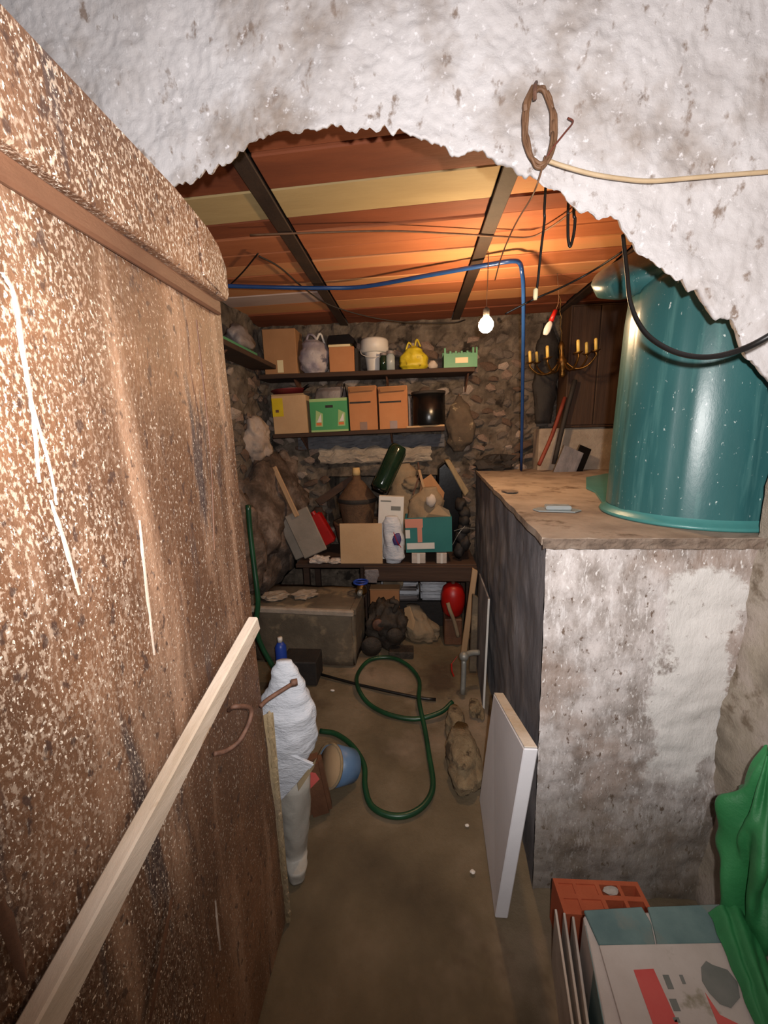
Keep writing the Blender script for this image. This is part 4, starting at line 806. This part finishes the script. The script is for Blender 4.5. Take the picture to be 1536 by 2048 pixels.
obj('wool_strand', b, m_rag, T, True)
own('tan_rubble', 'small crumbly tan rubble heap at the foot of the block behind the wool', 'rubble', lump(.035, .07, .035, 3, .5, 4, 70, flat=-.02), m_rag, (.33, 1.88, .022))
# foam slab
T = thing('foam_slab', 'thick white foam slab leaning on the dark side of the block', 'foam slab', (.27, 1.1, 0))
A = [Vector((.243, .955, .003)), Vector((.303, .955, .625)), Vector((.318, 1.42, .455)), Vector((.262, 1.36, .003))]
wp('foam_body', prism(A, (.040, 0, 0), .003), m_foam, T)
wp('cut_edge', prism([A[1]+Vector((.002, .003, .0008)), A[1]+Vector((.038, .003, .0008)), A[2]+Vector((.038, 0, .0008)), A[2]+Vector((.002, 0, .0008))], (0, 0, .004), .001), m_foamedge, T)
T = thing('grey_sheet', 'tall thin grey sheet with a bright edge leaning on the block behind the foam', 'panel', (.42, 2.2, 0))
wp('board_panel', prism([(.370, 1.90, .003), (.385, 1.92, .645), (.42, 2.42, .60), (.41, 2.42, .003)], (.009, 0, 0), .001), m_blocks, T)
wp('bright_edge', prism([(.367, 1.892, .003), (.382, 1.912, .647), (.392, 1.912, .647), (.378, 1.892, .003)], (0, .006, 0)), m_white, T)
# hollow brick
T = thing('hollow_brick', 'orange hollow clay brick standing on the floor against the block front', 'brick', (.54, .925, .002), (0, 0, R(1)))
W2, D2, Hh = .125, .045, .155
bm = bmesh.new()
for a0, a1 in ((-W2, -W2+.012), (-.072, -.062), (-.006, .006), (.058, .068), (W2-.012, W2)): box(a0, a1, -D2, D2, 0, Hh, 0, bm)
for a0, a1 in ((-D2, -D2+.012), (-.006, .006), (D2-.012, D2)):
    for x0_, x1_ in ((-W2+.012, -.072), (-.062, -.006), (.006, .058), (.068, W2-.012)): box(x0_, x1_, a0, a1, 0, Hh, 0, bm)
for x0_, x1_ in ((-W2+.012, -.072), (-.062, -.006)): box(x0_, x1_, -D2+.012, D2-.012, 0, Hh-.004, 0, bm)
obj('brick_body', bm, m_brick, T); obj('mortar_plug', lump(.022, .012, .006, 2, .4, 3, 4, (.035, .02, Hh-.002)), m_paper, T)
# big carton near right corner
cz = .30
T = thing('large_carton', 'large dirty white carton with teal top end and red stripe, lower right corner', 'box', (.60, .6, 0))
c = [Vector((.42, .79, 0)), Vector((.80, .83, 0)), Vector((.66, .40, 0)), Vector((.345, .40, 0))]
wp('carton_body', prism(c, (0, 0, cz-.008), .004), m_whitecard, T)
up_ = lambda x, y, dz=0: atZ(x, y, cz+dz)
wp('teal_flap', prism([up_(1167, 1825, -.007), up_(1283, 1818, -.007), up_(1302, 1852, -.007), up_(1310, 1894, -.007), up_(1198, 1894, -.007)], (0, 0, .009), .002), m_tealcard, T)
wp('teal_flap', prism([up_(1294, 1817, -.007), up_(1452, 1811, -.007), up_(1466, 1889, -.007), up_(1313, 1893, -.007), up_(1306, 1850, -.007)], (0, 0, .007), .002), m_tealcard, T)
wp('top_sheet', prism([up_(1198, 1895, -.007), up_(1466, 1890, -.007), up_(1560, 2120, -.007), up_(1262, 2120, -.007)], (0, 0, .008), .001), m_whitecard, T)
wp('red_stripe', prism([up_(1267, 1940, .0015), up_(1307, 1938, .0015), up_(1362, 2060, .0015), up_(1310, 2060, .0015)], (0, 0, .0008)), m_redpr, T)
for (x, y, w1, h1) in ((1325, 1950, 12, 28), (1338, 1998, 14, 24), (1358, 1950, 7, 18), (1345, 2035, 12, 10)):
    wp('grey_print', prism([up_(x, y, .0015), up_(x+w1, y, .0015), up_(x+w1+h1*.4, y+h1, .0015), up_(x+h1*.4, y+h1, .0015)], (0, 0, .0008)), m_greypr, T)
wp('red_print', prism([up_(1410, 1985, .0015), up_(1440, 2030, .0015), up_(1500, 2060, .0015), up_(1440, 2060, .0015)], (0, 0, .0008)), m_redpr, T)
wp('grey_picture', prism([up_(x, y, .0024) for x, y in ((1402, 1935), (1412, 1922), (1425, 1930), (1455, 1940), (1475, 1965), (1480, 1995), (1462, 2016), (1440, 2008), (1418, 1985), (1404, 1962))], (0, 0, .0008)), m_greypr, T)
wp('teal_side', prism([c[0]+Vector((-.003, -.02, .03)), c[0]+Vector((-.003, -.02, cz-.01)), c[3]+Vector((-.003, 0, cz-.01)), c[3]+Vector((-.003, 0, .03))], (.002, 0, 0)), m_tealcard, T)
for k in range(3):
    own('pale_board', ['outer pale board standing on edge left of the large carton', 'middle pale board standing beside the large carton', 'inner pale board standing tight against the large carton'][k], 'board',
        prism([(.337+.012*k, .60, .002), (.383+.014*k, .86-.02*k, .002), (.380+.014*k, .86-.02*k, .20+.02*k), (.333+.012*k, .60, .20+.02*k)], (.006, 0, 0), .001), m_paper)
# green sheet hanging at right
T = thing('green_sheet', 'crumpled green plastic sheet draped on the right wall beside the large carton', 'plastic sheet', (.80, .74, 0))
def gs(u, v):
    z = .312+v*.44; tp = min(1, (1-v)*2.6); wdt = (.030+.014*math.sin(math.pi*min(1, v*.9+.1)))*tp+.005
    a = 2*math.pi*u; fo = 1+.30*math.sin(a*5+v*3)+.18*math.sin(a*9-v*7+1)+.5*N.noise(Vector((math.cos(a)*2, math.sin(a)*2, v*5)))
    cx = .818+.010*v; cy = .79+.05*v
    return Vector((cx+wdt*fo*math.cos(a), cy+wdt*1.25*fo*math.sin(a), z+.012*math.sin(a*3)*v))
wp('sheet_body', grid(90, 50, gs), m_greenfab, T, True)
wp('sheet_tail', grid(24, 40, lambda u, v: Vector((.775-.10*v+(.052-.03*v)*(u-.5)*2*(1+.25*N.noise(Vector((v*6, u*2, 1)))), .80-.30*v, .312+.022*(1-(2*u-1)**2)*(1-.3*v)+.016*abs(math.sin(u*8+v*2))*(1-(2*u-1)**2)+.01*N.noise(Vector((u*5, v*8, 2)))**2))), m_greenfab, T, True)
# ================================================================== BACK RIGHT, BEHIND THE BLOCK
wr = struct(obj('trim_1', box(.93, 1.68, 2.97, 3.12, 1.0, 1.52, .01), m_palelintel))
T = thing('dark_cupboard', 'dark brown wooden cupboard standing on the pale ledge behind the barrel', 'cupboard', (1.35, 3.0, 1.522))
wp('cupboard_body', box(1.09, 1.66, 2.94, 3.12, 1.522, 2.345, .004), m_wooddarkv, T)
for k in range(3): wp('cupboard_door', box(1.10+.187*k, 1.10+.187*k+.18, 2.925, 2.939, 1.54, 2.33, .004), m_wooddarkv, T)
cp = atY(1112, 718, 2.76)
T = thing('brass_chandelier', 'old brass chandelier with candle sleeves hanging in the dark back corner', 'chandelier', (cp.x, 2.76, CE-.005), (R(4), R(-7), 0))
H0 = CE-.005-cp.z
bm = lathe([(0, -H0-.12), (.012, -H0-.115), (.02, -H0-.10), (.012, -H0-.08), (.028, -H0-.05), (.034, -H0-.02), (.018, -H0+.01), (.012, -H0+.05), (.02, -H0+.08), (.008, -H0+.11), (0, -H0+.11)], 18); obj('stem', bm, m_brass, T, True)
bm = bmesh.new()
for k in range(6):
    z = -H0+.11+k*((H0-.11)/6); tube([(0.006*(k % 2), .006*((k+1) % 2), z), (-.006*(k % 2), -.006*((k+1) % 2), z+(H0-.11)/6)], .0028, 6, 0, bm)
obj('chain', bm, m_brass, T)
for k in range(7):
    a = 2*math.pi*k/7+.35; c_, s_ = math.cos(a), math.sin(a); r_ = .20
    arm = obj('arm', tube([(c_*.02, s_*.02, -H0-.02), (c_*.08, s_*.08, -H0-.075), (c_*.15, s_*.15, -H0-.07), (c_*r_, s_*r_, -H0-.02), (c_*r_, s_*r_, -H0+.005)], .006, 8, 5), m_brass, T, True)
    o = obj('drip_cup', lathe([(0, 0), (.012, 0), (.03, .012), (.027, .013), (0, .006)], 16), m_brass, arm, True); o.location = (c_*r_, s_*r_, -H0+.003)
    o = obj('candle_sleeve', lathe([(0, .006), (.010, .006), (.010, .075), (.006, .082), (0, .082)], 12), m_candle, arm, True); o.location = (c_*r_, s_*r_, -H0+.003)
p = atY(1100, 655, 2.5)
T = thing('red_brush', 'small red and white brush hanging above the brass chandelier', 'brush', (p.x, 2.42, p.z+.07), (0, R(22), 0))
obj('brush_handle', tube([(0, 0, 0), (0, 0, -.06)], .012, 10, 0, r1=.014), m_red, T, True); obj('brush_head', lump(.02, .014, .04, 3, .15, 3, 3, (0, 0, -.10)), m_white, T, True); obj('brush_string', tube([(0, 0, 0), (-.01, 0, .06), (-.09, .0, .20)], .002, 6, 3), m_wire, T)
own('red_pole', 'thin reddish wooden pole leaning behind the block', 'pole', tube([atY(1078, 930, 2.80), atY(1105, 868, 2.87), atY(1130, 795, 2.94)], .014, 8, 3), M('red_wood', [(110, 44, 30), (136, 60, 42)], 8, .6, .1), smooth=True)
own('dark_pole', 'dark iron pole leaning just right of the reddish pole', 'pole', tube([atY(1108, 928, 2.87), atY(1126, 850, 2.88), atY(1150, 760, 2.89)], .017, 8, 3), m_dark, smooth=True)
own('hanging_coat', 'dark cloth hanging in folds behind the brass chandelier', 'cloth', loft([((0, 0, 0), .06, .03), ((0, 0, .25), .09, .04), ((0, 0, .55), .08, .04), ((-.01, 0, .72), .03, .02)], amp=.15, fold=.3, seed=71), m_dark, (1.0, 3.12, 1.56), smooth=True)
for k, (x, y, w1, lab) in enumerate(((1108, 930, .15, 'dark grey slab leaning on the pale ledge behind the block'), (1142, 925, .09, 'black narrow slab leaning right of the dark grey slab'))):
    p = atY(x, y, 2.80); T = thing('leaning_slab', lab, 'slab', (p.x, 2.80+.02*k, zt+.002), (R(-14), R(24), 0)); obj('slab_body', box(0, w1, 0, .015, .0, .21, .003), [m_stonegrey, m_black][k] if k else m_blocks, T); obj('slab_edge', box(-.003, -.0005, 0, .015, .0, .21), m_tuffs, T)
own('dark_debris', 'dark heap of branches and dirt on the back end of the block', 'debris', lump(.15, .06, .07, 3, .6, 5, 90, flat=-.04), m_dark, (.62, 3.03, zt+.042))
